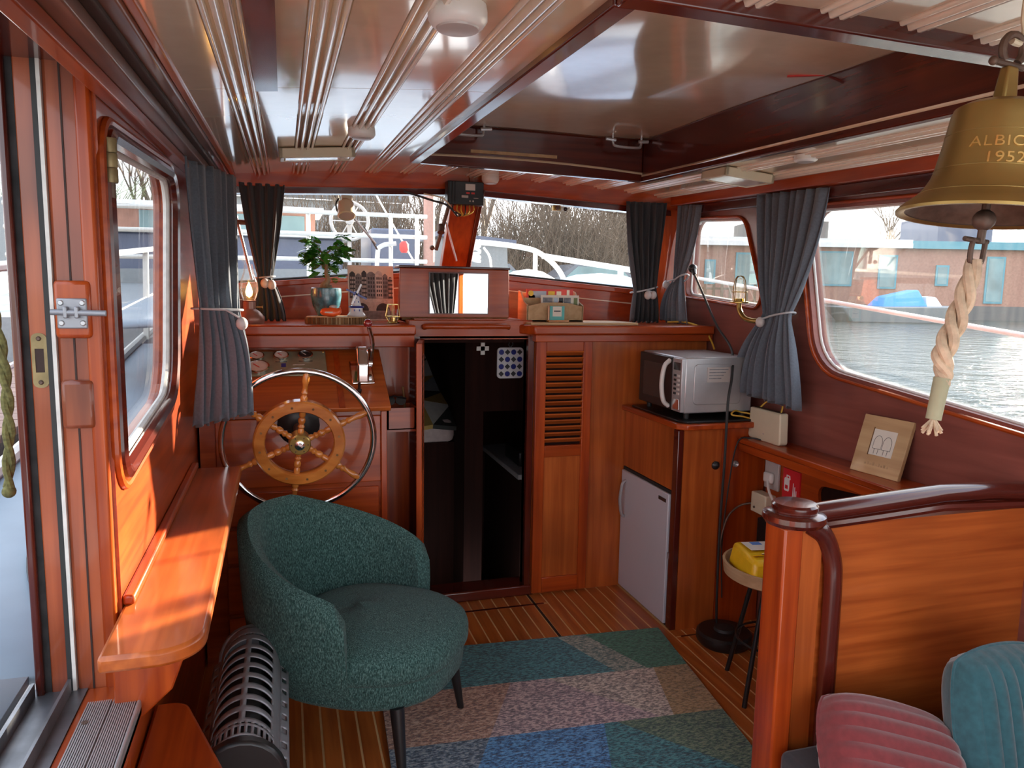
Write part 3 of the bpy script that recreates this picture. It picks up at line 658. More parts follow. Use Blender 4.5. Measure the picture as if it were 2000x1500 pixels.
B().lathe([(.002, -.05), (.042, -.045), (.042, .012), (.038, .016), (.002, .016)], (0, 0, -.005), 28).build('hub_plate', 'brass', sw, local=True)
B().lathe([(.019, 0), (.019, .008), (.012, .010), (.011, .018), (.002, .019)], (0, 0, .010), 20).build('hub_nut', 'chrome', sw, local=True)
for k in range(6): B().lathe([(.003, 0), (.002, .003)], (.031 * math.cos(k * 1.047), .031 * math.sin(k * 1.047), .011), 8).build('hub_screw', 'iron', sw, local=True)
B().lathe([(.022, -.24), (.022, -.05)], (0, 0, 0), 16).build('shaft', 'iron', sw, local=True)
B().lathe([(.085, -.235), (.085, -.205), (.06, -.19), (.03, -.185)], (0, 0, 0), 24).build('steering_gear', 'black_plastic', sw, local=True)
# ---- small pen shelf between helm and doorway
ps = thing('pen_box', 'little mahogany open box fixed beside the helm console', 'box', (.47, 3.42, .97))
B().box(.43, .57, 3.36, 3.372, .95, 1.05).box(.43, .57, 3.50, 3.51, .95, 1.05).box(.43, .442, 3.36, 3.5, .95, 1.05).box(.558, .57, 3.36, 3.5, .95, 1.05).box(.43, .57, 3.36, 3.5, .94, .955).build('tray', 'mahogany_x', ps)
sg = thing('sunglasses', 'black folded sunglasses sticking out of the little pen box', 'glasses', (.47, 3.43, 1.05))
for s_ in (0, .05): B().lathe([(.022, 0), (.022, .003)], (.455 + s_, 3.42, 1.075), 14, rotm('X', 70), sx=1.1).build('lens', 'gauge_dark', sg)
B().tube([(.43, 3.42, 1.085), (.47, 3.40, 1.10), (.53, 3.42, 1.085)], .004, 6).tube([(.435, 3.42, 1.085), (.45, 3.46, .99)], .003, 6).build('frame', 'black_plastic', sg)
pc = B().tube([(.535, 3.44, .96), (.515, 3.42, 1.14)], .005, 6).build('pencil', 'bark'); tag(pc, 'brown pencil standing in the little box beside the helm', 'pencil')
# ---- forward cabin seen through the companionway
fc = structure(B().box(-.3, 2.3, 6.4, 6.45, -.4, 1.36).box(-.35, -.3, 3.64, 6.45, -.4, 1.36).box(2.25, 2.3, 3.64, 6.45, -.4, 1.36).box(-.35, 2.3, 3.64, 6.45, -.45, -.4).box(-.35, 2.3, 3.64, 6.45, 1.325, 1.36).build('wall_forecabin', 'unlit_dark', smooth=False))
B().box(.935, 1.04, 3.95, 3.98, -.4, 1.325).box(1.04, 1.6, 3.95, 3.98, .92, 1.325).build('partition', 'unlit_dark', fc)
B().box(1.0, 1.04, 3.98, 6.4, -.4, 1.32).build('partition', 'unlit_dark', fc)
B().box(1.06, 2.25, 4.9, 4.94, -.4, 1.32).build('cross_partition', 'unlit_dark', fc)
bd = thing('berth', 'dark berth with a geometric triangle duvet in the forward cabin', 'bed', (.5, 5.1, -.4))
B().box(-.28, 1.0, 4.5, 6.3, -.4, .64).build('berth_base', 'unlit_dark', bd)
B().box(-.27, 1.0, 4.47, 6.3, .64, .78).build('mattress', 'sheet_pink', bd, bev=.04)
b_ = B(); rr = random.Random(3)
NU, NV = 7, 5
gp = [[b_.v((-.25 + 1.27 * i / NU + rr.uniform(-.02, .02), 4.45 + 1.3 * j / NV, (.72 if j == 0 else .80) + .03 * math.sin(i * 1.3 + j) + .32 * (j / NV) ** 1.2)) for j in range(NV + 1)] for i in range(NU + 1)]
for i in range(NU):
    for j in range(NV):
        b_.f([gp[i][j], gp[i + 1][j], gp[i + 1][j + 1]], rr.randrange(4)); b_.f([gp[i][j], gp[i + 1][j + 1], gp[i][j + 1]], rr.randrange(4))
b_.build('duvet', ['duvet_mustard', 'duvet_grey', 'duvet_white', 'duvet_black'], bd, smooth=False, solid=.03)
gc = thing('galley_counter', 'dim galley counter with worktop inside the forward cabin', 'counter', (1.6, 4.5, -.4))
B().box(1.30, 2.2, 4.05, 4.88, -.4, .50).build('cabinet', 'unlit_dark', gc)
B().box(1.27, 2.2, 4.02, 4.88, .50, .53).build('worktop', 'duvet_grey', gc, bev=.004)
kt = thing('stove', 'black camping stove on the forward galley counter', 'stove', (1.42, 4.3, .53))
B().box(1.33, 1.62, 4.2, 4.5, .53, .62).build('body', 'black_plastic', kt, bev=.01)
B().lathe([(.025, 0), (.022, .02)], (1.47, 4.2, .575), 16, rotm('X', 90)).build('dial', 'grey_metal', kt)
B().tube([(1.36, 4.19, .605), (1.56, 4.19, .605)], .006, 8).build('rail', 'silver', kt)
cr_ = B().box(-.012, .012, 0, .006, -.036, .036).box(-.036, .036, 0, .006, -.012, .012).build('wall_cross', 'white_plastic'); cr_.location = (1.03, 3.942, 1.236); cr_.scale = (.95, 1, .95)
tag(cr_, 'small pale cross on the dark wall inside the companionway', 'cross')
B().tube([(0, 0, .036), (0, .014, .036)], .004, 6).build('screw', 'iron', cr_, local=True)
ph = thing('pot_holder', 'blue and white patterned square pot holder hanging inside the companionway', 'pot holder', (1.16, 3.86, 1.12))
b_ = B().prism([(1.185 + p[0], 3.93, 1.19 + p[1]) for p in rpoly([(-.075, -.085), (.075, -.085), (.075, .085), (-.075, .085)], .02)], (0, .012, 0)); b_.build('pad', 'porcelain', ph)
for i in range(4):
    for j in range(4):
        c = V(1.185 - .052 + .035 * i, 3.929, 1.19 - .06 + .04 * j)
        if (i + j) % 2: B().lathe([(.015, 0), (.015, .002)], c, 10, rotm('X', 90)).build('motif', 'delft_blue', ph)
        else: B().obox(c, .022, .002, .022, rotm('Y', 45)).build('motif', 'print_dark', ph)
B().tube(spline([(1.185, 3.935, 1.275), (1.20, 3.935, 1.295), (1.185, 3.935, 1.31), (1.175, 3.935, 1.29)], 4), .003, 6, True).build('loop', 'print_dark', ph)
# ---- fridge cabinet
fcab = thing('fridge_cabinet', 'mahogany cabinet with worktop built around the little fridge', 'cabinet', (1.95, 3.3, 0))
B().box(1.735, 2.19, 3.02, 3.59, .0, .97).build('carcass', 'mahogany_z', fcab)
B().prism([(1.70, 3.59, .97), (1.70, 3.00, .97), (1.74, 2.96, .97), (2.15, 2.96, .97), (2.15, 3.59, .97)], (0, 0, .028)).build('worktop', 'mahogany_y', fcab, bev=.006)
B().box(1.722, 1.737, 3.05, 3.57, .67, .965).build('upper_panel', 'teak_z', fcab)
B().box(1.715, 1.745, 3.0, 3.045, 0, .965).build('corner_post', 'dark_z', fcab, bev=.004)
B().box(1.745, 1.945, 2.998, 3.02, 0, .965).build('end_panel', 'teak_z', fcab)
B().box(1.95, 2.19, 3.004, 3.02, .0, .965).build('end_panel', 'mahogany_z', fcab)
for kx, kr, mm, nm in ((1.915, .020, 'black_plastic', 'knob'), (2.025, .016, 'silver', 'socket_ring')):
    B().lathe([(kr, 0), (kr, .006), (kr * .7, .012), (.002, .018 if nm == 'knob' else .004)], (kx, 2.998 if nm == 'knob' else 3.004, .793), 16, rotm('X', 90)).build(nm, mm, fcab)
fr = thing('fridge', 'small light grey fridge door with curved handle below the worktop', 'fridge', (1.75, 3.31, 0))
B().box(1.722, 1.74, 3.045, 3.575, .0, .665).build('gasket', 'black_rubber', fr)
B().box(1.708, 1.724, 3.055, 3.565, .012, .650).build('door', 'fridge_white', fr, bev=.004)
B().tube(spline([(1.708, 3.515, .60), (1.688, 3.51, .585), (1.676, 3.508, .52), (1.676, 3.508, .48), (1.688, 3.51, .42), (1.708, 3.515, .405)], 5), .008, 8).build('handle', 'silver', fr)
B().box(1.705, 1.709, 3.075, 3.145, .605, .622).build('badge', 'gauge_dark', fr)
B().box(1.712, 1.73, 3.04, 3.05, .34, .37).build('hinge', 'silver', fr)
mw = thing('microwave', 'silver microwave oven with black glass door on the galley worktop', 'microwave', (1.93, 3.25, .998))
B().box(1.76, 2.12, 3.04, 3.47, 1.035, 1.295).build('case', 'silver', mw, bev=.006)
B().box(1.742, 1.762, 3.13, 3.468, 1.040, 1.29).build('door', 'black_plastic', mw, bev=.004)
B().box(1.7405, 1.743, 3.20, 3.42, 1.08, 1.25).build('door_window', 'gauge_dark', mw)
B().box(1.742, 1.762, 3.042, 3.128, 1.040, 1.29).build('control_panel', 'silver', mw, bev=.003)
B().box(1.740, 1.743, 3.055, 3.115, 1.235, 1.27).build('display', 'gauge_dark', mw)
for k in range(5):
    for j in range(2): B().box(1.7395, 1.743, 3.06 + .03 * j, 3.08 + .03 * j, 1.12 + .021 * k, 1.13 + .021 * k).build('button', 'gauge_dark' if j else 'white_plastic', mw)
B().box(1.7395, 1.743, 3.058, 3.112, 1.05, 1.10).build('open_button', 'chrome', mw, bev=.003)
B().tube(spline([(1.742, 3.155, 1.275), (1.712, 3.153, 1.245), (1.700, 3.152, 1.165), (1.712, 3.153, 1.085), (1.742, 3.155, 1.055)], 6), .011, 10).build('handle', 'white_plastic', mw)
B().prism([(1.93 + p[0], 3.041, 1.165 + p[1]) for p in rpoly([(-.125, -.09), (.125, -.09), (.125, .10), (-.125, .10)], .02)], (0, -.005, 0)).build('side_emboss', 'silver', mw, bev=.003)
B().box(1.87, 1.99, 3.033, 3.037, 1.18, 1.25).build('rating_label', 'lens_grey', mw)
for a in range(4): B().box(1.88, 1.98 - .012 * a, 3.032, 3.0335, 1.238 - .014 * a, 1.242 - .014 * a).build('label_line', 'print_grey', mw)
for fx, fy in ((1.79, 3.07), (2.09, 3.07), (1.79, 3.44), (2.09, 3.44)): B().lathe([(.012, 0), (.014, .03)], (fx, fy, 1.006), 10).build('foot', 'black_rubber', mw)
bt = B().prism([(1.72, 3.50, .998), (1.72, 3.03, .998), (1.75, 2.985, .998), (2.14, 2.985, .998), (2.14, 3.50, .998)], (0, 0, .010)).build('tray_mat', 'black_plastic', bev=.003)
tag(bt, 'black tray mat lying under the microwave', 'mat')
# ---- side shelves
ls = thing('port_shelf', 'long narrow varnished shelf with rounded end along the port wall', 'shelf', (-.26, 2.2, .85))
B().prism([(x_, y_, .868) for x_, y_ in rpoly([(-.35, 3.0), (-.35, 1.48), (-.165, 1.48), (-.172, 3.0)], [.0, .0, .14, .0], 10)], (0, 0, .034)).build('shelf_top', 'teak_y', ls, bev=.008)
B().box(-.35, -.325, 1.72, 3.0, .902, .925).build('back_bead', 'mahogany_y', ls, bev=.006)
B().prism([(-.35, 1.60, .868), (-.20, 1.60, .868), (-.24, 1.60, .76), (-.35, 1.60, .66)], (0, .03, 0)).build('bracket', 'mahogany_z', ls, bev=.004)
B().prism([(-.35, 2.6, .868), (-.20, 2.6, .868), (-.24, 2.6, .76), (-.35, 2.6, .66)], (0, .03, 0)).build('bracket', 'mahogany_z', ls, bev=.004)
rs = thing('starboard_shelf', 'narrow mahogany shelf along the starboard wall under the curtain', 'shelf', (2.1, 2.4, .85))
B().box(2.03, 2.2, 1.74, 3.0, .895, .922).build('shelf_top', 'mahogany_y', rs, bev=.006)
B().box(2.035, 2.055, 1.74, 3.0, .86, .895).build('fascia', 'mahogany_y', rs, bev=.003)
B().plate([(2.13, 1.8, .45), (2.13, 2.9, .45), (2.13, 2.9, .895), (2.13, 1.8, .895)], [[(2.13, *p) for p in rpoly([(2.15, .62), (2.52, .62), (2.56, .80), (2.15, .84)], .04)]], (.015, 0, 0)).build('locker_front', 'mahogany_y', rs, smooth=False)
B().box(2.15, 2.19, 1.8, 2.9, .45, .89).build('locker_inside', 'unlit_dark', rs)  # near-black block paints the shade inside the locker
# ---- settee end partition
pt = thing('settee_partition', 'tall varnished settee end panel with rounded post cap', 'partition', (1.7, 1.7, 0))
B().box(1.285, 1.345, 1.655, 1.745, 0, .965).build('post', 'mahogany_z', pt, bev=.006)
B().box(1.345, 1.42, 1.67, 1.73, 0, .96).build('post_facing', 'teak_z', pt)
B().box(1.36, 2.2, 1.682, 1.722, 0, .955).build('panel', 'teak_x', pt)
B().tube(spline([(1.375, 1.675, .965), (1.425, 1.67, .93), (1.455, 1.668, .86), (1.462, 1.666, .78), (1.462, 1.664, .6)], 6) + [V(1.462, 1.664, .0)], .028, 10, flatten=.7).build('curved_moulding', 'dark_z', pt)
B().tube([(1.36, 1.70, .985), (1.6, 1.70, 1.0), (1.85, 1.70, 1.015), (2.05, 1.70, 1.012), (2.2, 1.70, 1.0)], .028, 12, flatten=1.2).build('top_rail', 'dark_x', pt)
B().tube([(1.36, 1.682, .955), (1.6, 1.682, .966), (1.85, 1.682, .98), (2.2, 1.682, .966)], .014, 8).build('rail_bead', 'dark_x', pt)
B().lathe([(.05, .962), (.078, .966), (.086, .978), (.084, .992), (.074, .998), (.060, 1.0), (.062, 1.006), (.062, 1.018), (.056, 1.024), (.002, 1.026)], (1.345, 1.70, 0), 36).build('post_cap', 'dark_x', pt)
se = thing('settee', 'low mahogany settee base with dark seat behind the end panel', 'settee', (1.8, 1.2, 0))
B().box(1.30, 2.2, .2, 1.63, 0, .26).build('base', 'mahogany_y', se)
B().box(1.29, 2.2, .2, 1.63, .26, .34).build('seat_pad', 'curtain_dark', se, bev=.02)
def cushion(name, label, mat_, M4, w_, h, d, ribs):
    t = thing(name, label, 'cushion'); t.matrix_basis = M4
    def fn(side):
        def g(u, v):
            x_, z_ = (u - .5) * w_, (v - .5) * h
            e = max(0, 1 - abs(2 * u - 1) ** 4) ** .5 * max(0, 1 - abs(2 * v - 1) ** 4) ** .5
            pinch = 1 - .16 * (abs(2 * u - 1) * abs(2 * v - 1)) ** 2
            return (x_ * pinch, side * (d / 2 * e + .010 * e * abs(math.sin(math.pi * u * ribs))), z_ * pinch)
        return g
    B().grid(fn(-1), ribs * 4, 16).grid(fn(1), ribs * 4, 16).build('cover', mat_, t, local=True)
    ol_ = [fn(1)(a, c) for a, c in [(k / 12, 0) for k in range(12)] + [(1, k / 12) for k in range(12)] + [(1 - k / 12, 1) for k in range(12)] + [(0, 1 - k / 12) for k in range(12)]]
    B().tube(ol_, .005, 6, True).build('piping', mat_, t, local=True)
    return t
cushion('ribbed_cushion', 'dusty red ribbed velvet cushion leaning on the settee end', 'cushion_red', Matrix.Translation((1.50, 1.44, .36)) @ Matrix.Rotation(math.radians(-52), 4, 'X') @ Matrix.Rotation(math.radians(22), 4, 'Y') @ Matrix.Rotation(math.radians(90), 4, 'Y'), .38, .40, .16, 9)
cushion('ribbed_cushion', 'teal ribbed velvet cushion upright against the settee end', 'cushion_teal', Matrix.Translation((1.86, 1.43, .455)) @ Matrix.Rotation(math.radians(-14), 4, 'X'), .36, .40, .15, 9)
# ================================================================ LOOSE THINGS
# ---- armchair
ac = thing('armchair', 'dark green chenille tub armchair with tapered black legs', 'chair', (.20, 2.575, 0), math.radians(-34))
def chair_shell():
    b_ = B(); NT = 44; A = math.radians(114); rows = []
    for i in range(NT + 1):
        th = -A + 2 * A * i / NT            # 0 = back
        q = abs(th) / A
        e = q * q * (3 - 2 * q)
        top = .82 - .02 * q - .175 * max(0, (q - .2) / .8) ** .9
        top -= .05 * max(0, (q - .93) / .07) ** 2
        rx_, ry_ = .345, .325
        flare = 1.0
        dx, dy = -math.cos(th), math.sin(th)
        bot = .26 + .05 * e
        thick = .075 - .012 * q
        sec = []
        lean = .10 * (1 - e)                # the back rakes outwards as it rises
        for k in range(15):
            t = k / 14
            if t <= .42: s_ = t / .42; z = bot + (top - .03 - bot) * s_; r = 1.0; off = 0
            elif t <= .58: s_ = (t - .42) / .16; a = math.pi * s_; z = top - .03 + .03 * math.sin(a); off = -thick * (1 - math.cos(a)) / 2
            else: s_ = (t - .58) / .42; z = top - .03 - (top - .03 - .36) * s_; off = -thick
            h = (z - .30) / .5
            bow = .012 * math.sin(math.pi * max(0, min(1, (z - bot) / (top - bot))))
            R1, R2 = rx_ + off + lean * h * .55 + bow - .05 * max(0, .36 - z) / .2, ry_ + off + .06 * h + bow - .05 * max(0, .36 - z) / .2
            sec.append(b_.v((dx * R1 + .02, dy * R2, z)))
        rows.append(sec)
    for i in range(NT):
        for k in range(14): b_.f([rows[i][k], rows[i + 1][k], rows[i + 1][k + 1], rows[i][k + 1]])
    b_.f(rows[0]); b_.f(rows[-1][::-1])
    return b_
chair_shell().build('tub_back', 'velvet_green', ac, local=True, ang=1.0)
def seatfn(prof):
    b_ = B(); n_ = 44; rows = []
    for (s_, z) in prof:
        row = []
        for k in range(n_):
            a = 2 * math.pi * k / n_; c, d = math.cos(a), math.sin(a)
            rx2 = (.385 if c > 0 else .27); ry2 = .315
            p = 2.5
            rr = 1 / ((abs(c) ** p + abs(d) ** p) ** (1 / p))
            row.append(b_.v((.03 + c * rr * rx2 * s_, d * rr * ry2 * s_, z + (.012 * c if z > .4 else 0))))
        rows.append(row)
    for i in range(len(rows) - 1):
        for k in range(n_): b_.f([rows[i][k], rows[i][(k + 1) % n_], rows[i + 1][(k + 1) % n_], rows[i + 1][k]])
    b_.f(rows[0][::-1]); b_.f(rows[-1])
    return b_
seatfn([(.86, .262), (.92, .268), (.95, .285), (.965, .355)]).build('seat_base', 'velvet_green', ac, local=True, ang=1.0)
seatfn([(.955, .352), (.975, .358), (1.0, .375), (1.0, .405), (.975, .43), (.90, .45), (.75, .466), (.5, .478), (.25, .483), (.02, .485)]).build('seat_cushion', 'velvet_green', ac, local=True, ang=1.0)
for lx, ly in ((.29, .225), (.29, -.225), (-.20, .20), (-.20, -.20)):
    s_ = 1 if lx > 0 else -1
    B().tube([(lx, ly, .275), (lx + s_ * .035, ly * 1.12, 0.012 if lx > 0 else .0)], [.024, .012], 14).build('leg', 'black_plastic', ac, local=True)
# ---- rug
def rp_(u, v):
    FLc, FRc, NRc, NLc = V(.345, 3.105, 0), V(1.665, 3.02, 0), V(1.475, 1.55, 0), V(.275, 1.62, 0)
    return (FLc.lerp(FRc, u)).lerp(NLc.lerp(NRc, u), v)
rb = B()
def tri(*uv, mi): 
    top = [rb.v(rp_(*a) + V(0, 0, .014)) for a in uv]; rb.f(top, mi)
RN = list(RUG)
bands = [(0, .235), (.235, .47), (.47, .73), (.73, 1.0)]
lay = [[('navy', 0, .22, 0, .10), ('teal', .22, .62, .10, .75), ('sage', .62, .72, .75, .86), ('green', .72, 1, .86, 1)],
       [('rust', 0, .40, 0, .28), ('mauve', .40, .52, .28, .80), ('beige', .52, .88, .80, .84), ('ochre', .88, 1, .84, 1)],
       [('slate', 0, .28, 0, .14), ('blue', .28, .62, .14, .55), ('teal', .62, .66, .55, .96), ('moss', .66, 1, .96, 1)],
       [('rust', 0, .3, 0, .5), ('beige', .3, .7, .5, .8), ('rust', .7, 1, .8, 1)]]
for (v0, v1), row in zip(bands, lay):
    for nm, ut0, ut1, ub0, ub1 in row:
        v1b = v1
        quad = [(ut0, v0), (ut1, v0), (ub1, v1), (ub0, v1)]
        quad = [p for i_, p in enumerate(quad) if p != quad[i_ - 1]]
        tri(*quad, mi=RN.index(nm))
bq = [rp_(0, 0), rp_(1, 0), rp_(1, 1), rp_(0, 1)]
vb = [rb.v(p + V(0, 0, .0015)) for p in bq]; vt = [rb.v(p + V(0, 0, .0138)) for p in bq]
for i_ in range(4): rb.f([vb[i_], vb[(i_ + 1) % 4], vt[(i_ + 1) % 4], vt[i_]], RN.index('slate'))
rb.f(vb[::-1], RN.index('slate'))
rug = rb.build('rug', ['rug_' + k for k in RN], smooth=False, recalc=False)
tag(rug, 'multicoloured rug with slanted patchwork bands on the plank floor', 'rug')
# ---- heater
ht = thing('convector_heater', 'grey barrel-shaped convector heater with slotted perforated casing below port shelf', 'heater', (-.125, 2.1, 0))
def barrel(u, v):
    a = math.radians(172 - 164 * u); return (-.125 + .088 * math.cos(a), 1.80 + .60 * v, .40 + .115 * math.sin(a))
def hskip(i, j):     # 32 x 72 cells
    if j in (6, 66): return i % 2 == 0 and 5 < i < 27
    if 1 <= j <= 4: return i % 2 == 0 and 5 < i < 27
    if 9 <= j <= 63:
        k = (j - 9) % 7
        if k < 4: return (5 <= i <= 14) or (17 <= i <= 25)
    return False
B().grid(barrel, 32, 72, skip=hskip).build('perforated_casing', 'grey_metal', ht, solid=.003)
b_ = B()
for sx in (-1, 1):
    x0 = -.125 + sx * .087; x1 = -.125 + sx * .112
    def fn(u, v, x0=x0, x1=x1): return (x0 + (x1 - x0) * u, 1.80 + .60 * v, .415 - .02 * u)
    b_.grid(fn, 4, 72, skip=lambda i, j: i in (1, 2) and j % 8 in (3, 4, 5) and 4 < j < 68)
b_.build('side_flange', 'grey_metal', ht, solid=.003)
B().box(-.20, -.05, 1.82, 2.38, .05, .40).build('body', 'black_plastic', ht, bev=.01)
B().lathe([(.070, 0), (.070, .50)], (-.125, 1.85, .40), 20, rotm('X', -90)).build('heating_core', 'black_plastic', ht)
B().prism([(-.125 + .11 * math.cos(math.radians(a)), 1.80, .40 + .118 * math.sin(math.radians(a))) for a in range(0, 181, 15)] + [(-.235, 1.80, .02), (-.015, 1.80, .02)], (0, -.035, 0)).build('end_cap', 'black_plastic', ht, bev=.008)
B().prism([(-.125 + .10 * math.cos(math.radians(a)), 2.40, .40 + .115 * math.sin(math.radians(a))) for a in range(0, 181, 15)] + [(-.225, 2.40, .02), (-.025, 2.40, .02)], (0, .03, 0)).build('end_cap', 'grey_metal', ht, bev=.006)
B().box(-.19, -.06, 1.757, 1.766, .18, .34).build('control_panel', 'black_rubber', ht, bev=.004)
for fy in (1.86, 2.34): B().box(-.235, -.015, fy - .02, fy + .02, 0, .05).build('foot', 'black_plastic', ht, bev=.006)
# ---- rounded entry step
es = thing('entry_step', 'red-brown varnished step with rounded end beside the side door', 'step', (-.28, 1.5, 0))
B().prism([(x_, y_, .475) for x_, y_ in rpoly([(-.345, .7), (-.10, .7), (-.12, 1.60), (-.27, 2.02), (-.345, 2.02)], [0, 0, .3, .10, .0], 8)], (0, 0, .03)).build('tread', 'mahogany_y', es, bev=.008)
B().box(-.345, -.20, .75, 1.70, 0, .475).build('riser_box', 'dark_y', es)
# ---- stool with tray top and its load
so = thing('tray_stool', 'round wooden tray-top stool on thin black legs behind the partition', 'stool', (1.86, 2.42, 0))
B().lathe([(.002, .478), (.195, .478), (.212, .488), (.218, .535), (.208, .537), (.200, .50), (.002, .498)], (0, 0, 0), 40).build('tray_top', 'oak', so, local=True)
for k in range(4):
    a = math.radians(205 + 90 * k); B().tube([(.10 * math.cos(a), .10 * math.sin(a), .48), (.205 * math.cos(a), .205 * math.sin(a), 0)], .0095, 10).build('leg', 'black_plastic', so, local=True)
B().tube([(.15 * math.cos(math.radians(a)), .15 * math.sin(math.radians(a)), .22) for a in range(0, 360, 15)], .005, 6, True).build('ring_stretcher', 'black_plastic', so, local=True)
cb_ = thing('coffee_bag', 'yellow foil bag of coffee lying on the tray stool', 'bag', (1.86, 2.42, .50))
bm_ = rotm('Z', -8)
B().hexa([V(1.79, 2.43, .50) + bm_ @ V(*p) for p in ((-.11, -.13, .0), (.10, -.12, 0), (.10, .10, 0), (-.10, .11, 0), (-.095, -.115, .088), (.09, -.11, .09), (.085, .085, .10), (-.085, .095, .10))]).build('pouch', 'yellow_bag', cb_, bev=.018)
B().obox(V(1.785, 2.445, .604), .12, .09, .002, bm_).build('printed_label', 'paper', cb_); B().obox(V(1.78, 2.47, .6055), .04, .03, .001, bm_).build('label_mark', 'blue_print', cb_)
B().obox(V(1.79, 2.36, .600), .19, .02, .004, bm_).build('folded_seam', 'yellow_bag', cb_)
B().tube(spline([(1.73, 2.36, .604), (1.81, 2.345, .608), (1.89, 2.365, .60), (1.95, 2.36, .58)], 4), .004, 6).build('tie_wire', 'gold_wire', cb_)
y2 = B().hexa([(1.74, 2.30, .502), (1.93, 2.27, .502), (1.95, 2.34, .502), (1.75, 2.38, .502), (1.75, 2.305, .515), (1.92, 2.28, .515), (1.94, 2.335, .515), (1.76, 2.37, .515)]).build('flat_wrapper', 'yellow_bag', bev=.004)
tag(y2, 'flat yellow wrapper tucked under the coffee bag on the stool', 'wrapper')
rv = thing('robot_vacuum', 'round black low gadget on the floor beside the stool', 'gadget', (1.90, 2.83, 0))
B().lathe([(.11, .0), (.125, .02), (.125, .05), (.115, .06), (.002, .065)], (1.90, 2.83, 0), 32).build('body', 'black_plastic', rv)
B().lathe([(.05, .06), (.045, .075), (.002, .077)], (1.90, 2.83, 0), 20).build('turret', 'black_rubber', rv)
pb = thing('paper_bag', 'white carton with black print standing under the tray stool', 'carton', (2.08, 2.62, 0))
B().hexa([(2.0, 2.50, 0), (2.14, 2.45, 0), (2.16, 2.66, 0), (2.02, 2.70, 0), (1.99, 2.49, .20), (2.13, 2.44, .20), (2.15, 2.66, .22), (2.01, 2.70, .22)]).build('carton', 'white_plastic', pb, bev=.006)
B().hexa([(1.994, 2.52, .11), (1.997, 2.52, .11), (2.005, 2.66, .11), (2.002, 2.66, .11), (1.990, 2.52, .14), (1.993, 2.52, .14), (2.003, 2.66, .14), (2.000, 2.66, .14)]).build('black_print', 'print_dark', pb)
# ---- curtains
def curtain(label, top, tie, bot, mat_, folds, nrm, ball=None, depth=.022, ztie=.52, cordmat='cord_grey', balls=1, seed=0):
    mid = [(Vector(tie[0]) + Vector(tie[1])) / 2]
    c = thing('curtain', label, 'curtain', tuple((Vector(bot[0]) + Vector(bot[1])) / 2))
    T0, T1, K0, K1, B0, B1 = [Vector(p) for p in (*top, *tie, *bot)]; nrm = Vector(nrm); rr = random.Random(seed)
    ph = [rr.uniform(-.5, .5) for _ in range(40)]
    def edge(P, K, Q, t):
        if t < ztie:
            s_ = t / ztie; w_ = s_ ** 1.7 * .55 + s_ * .45
            p = P.lerp(K, w_); p.z = P.z + (K.z - P.z) * s_
        else:
            s_ = (t - ztie) / (1 - ztie); w_ = 1 - (1 - s_) ** 1.8
            p = K.lerp(Q, w_); p.z = K.z + (Q.z - K.z) * s_
        return p
    def fn(u, t):
        a, b_ = edge(T0, K0, B0, t), edge(T1, K1, B1, t)
        pinch = 1 - math.exp(-((t - ztie) / .10) ** 2) * .45
        f_ = math.sin(2 * math.pi * folds * u + .6 * math.sin(3 * t + seed)) + .45 * math.sin(2 * math.pi * folds * 1.63 * u + 2 * t + seed)
        p = a.lerp(b_, u) + nrm * (f_ * depth * pinch * (.7 + .5 * t) + .05 * math.exp(-((t - .75) / .25) ** 2) * .4)
        p.z += .010 * math.sin(2 * math.pi * folds * u) * t
        return p
    B().grid(fn, folds * 9, 34).build('cloth', mat_, c, solid=.003)
    # tie-back: a cord round the gathered cloth with wooden ball ends
    cen = (K0 + K1) / 2; ax = (K1 - K0); hw = ax.length / 2 + .012; ax.normalize(); n2 = nrm.normalized()
    loop = [cen + ax * hw * math.cos(a) + n2 * (depth * 1.5 + .012) * math.sin(a) + V(0, 0, .015 * math.cos(a)) for a in [2 * math.pi * k / 20 for k in range(20)]]
    B().tube(loop, .0045, 6, True).build('tie_cord', cordmat, c)
    bp_ = Vector(ball) if ball else cen + n2 * .05 + V(0, 0, -.03)
    for k in range(balls):
        q = bp_ + ax * (.032 * k)
        B().ball(q, .021, 1, 1, 1.15).build('cord_ball', 'ball_grey', c)
        B().tube(spline([cen + n2 * (depth * 1.5 + .012), (cen + n2 * .05 + q) / 2 + V(0, 0, .006), q + V(0, 0, .015)], 4), .004, 6).build('cord_end', cordmat, c)
    return c
curtain('long slate blue curtain tied back beside the port side window', ((-.325, 2.84, 2.03), (-.205, 3.75, 2.085)), ((-.305, 2.92, 1.52), (-.165, 2.95, 1.49)), ((-.325, 2.86, 1.085), (-.12, 2.93, 1.12)), 'curtain', 7, (.75, -.66, 0), ball=(-.150, 2.89, 1.455), ztie=.54, depth=.018, seed=1)
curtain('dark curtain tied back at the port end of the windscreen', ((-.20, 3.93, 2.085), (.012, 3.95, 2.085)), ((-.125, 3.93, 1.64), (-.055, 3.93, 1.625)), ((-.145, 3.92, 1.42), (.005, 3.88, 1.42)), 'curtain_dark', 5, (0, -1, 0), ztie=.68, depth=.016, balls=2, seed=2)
curtain('dark curtain tied back at the starboard end of the windscreen', ((1.835, 3.90, 2.09), (2.075, 3.88, 2.09)), ((1.885, 3.88, 1.60), (2.02, 3.87, 1.605)), ((1.865, 3.86, 1.42), (2.04, 3.85, 1.42)), 'curtain_dark', 6, (0, -1, 0), ztie=.72, depth=.016, balls=2, seed=3)
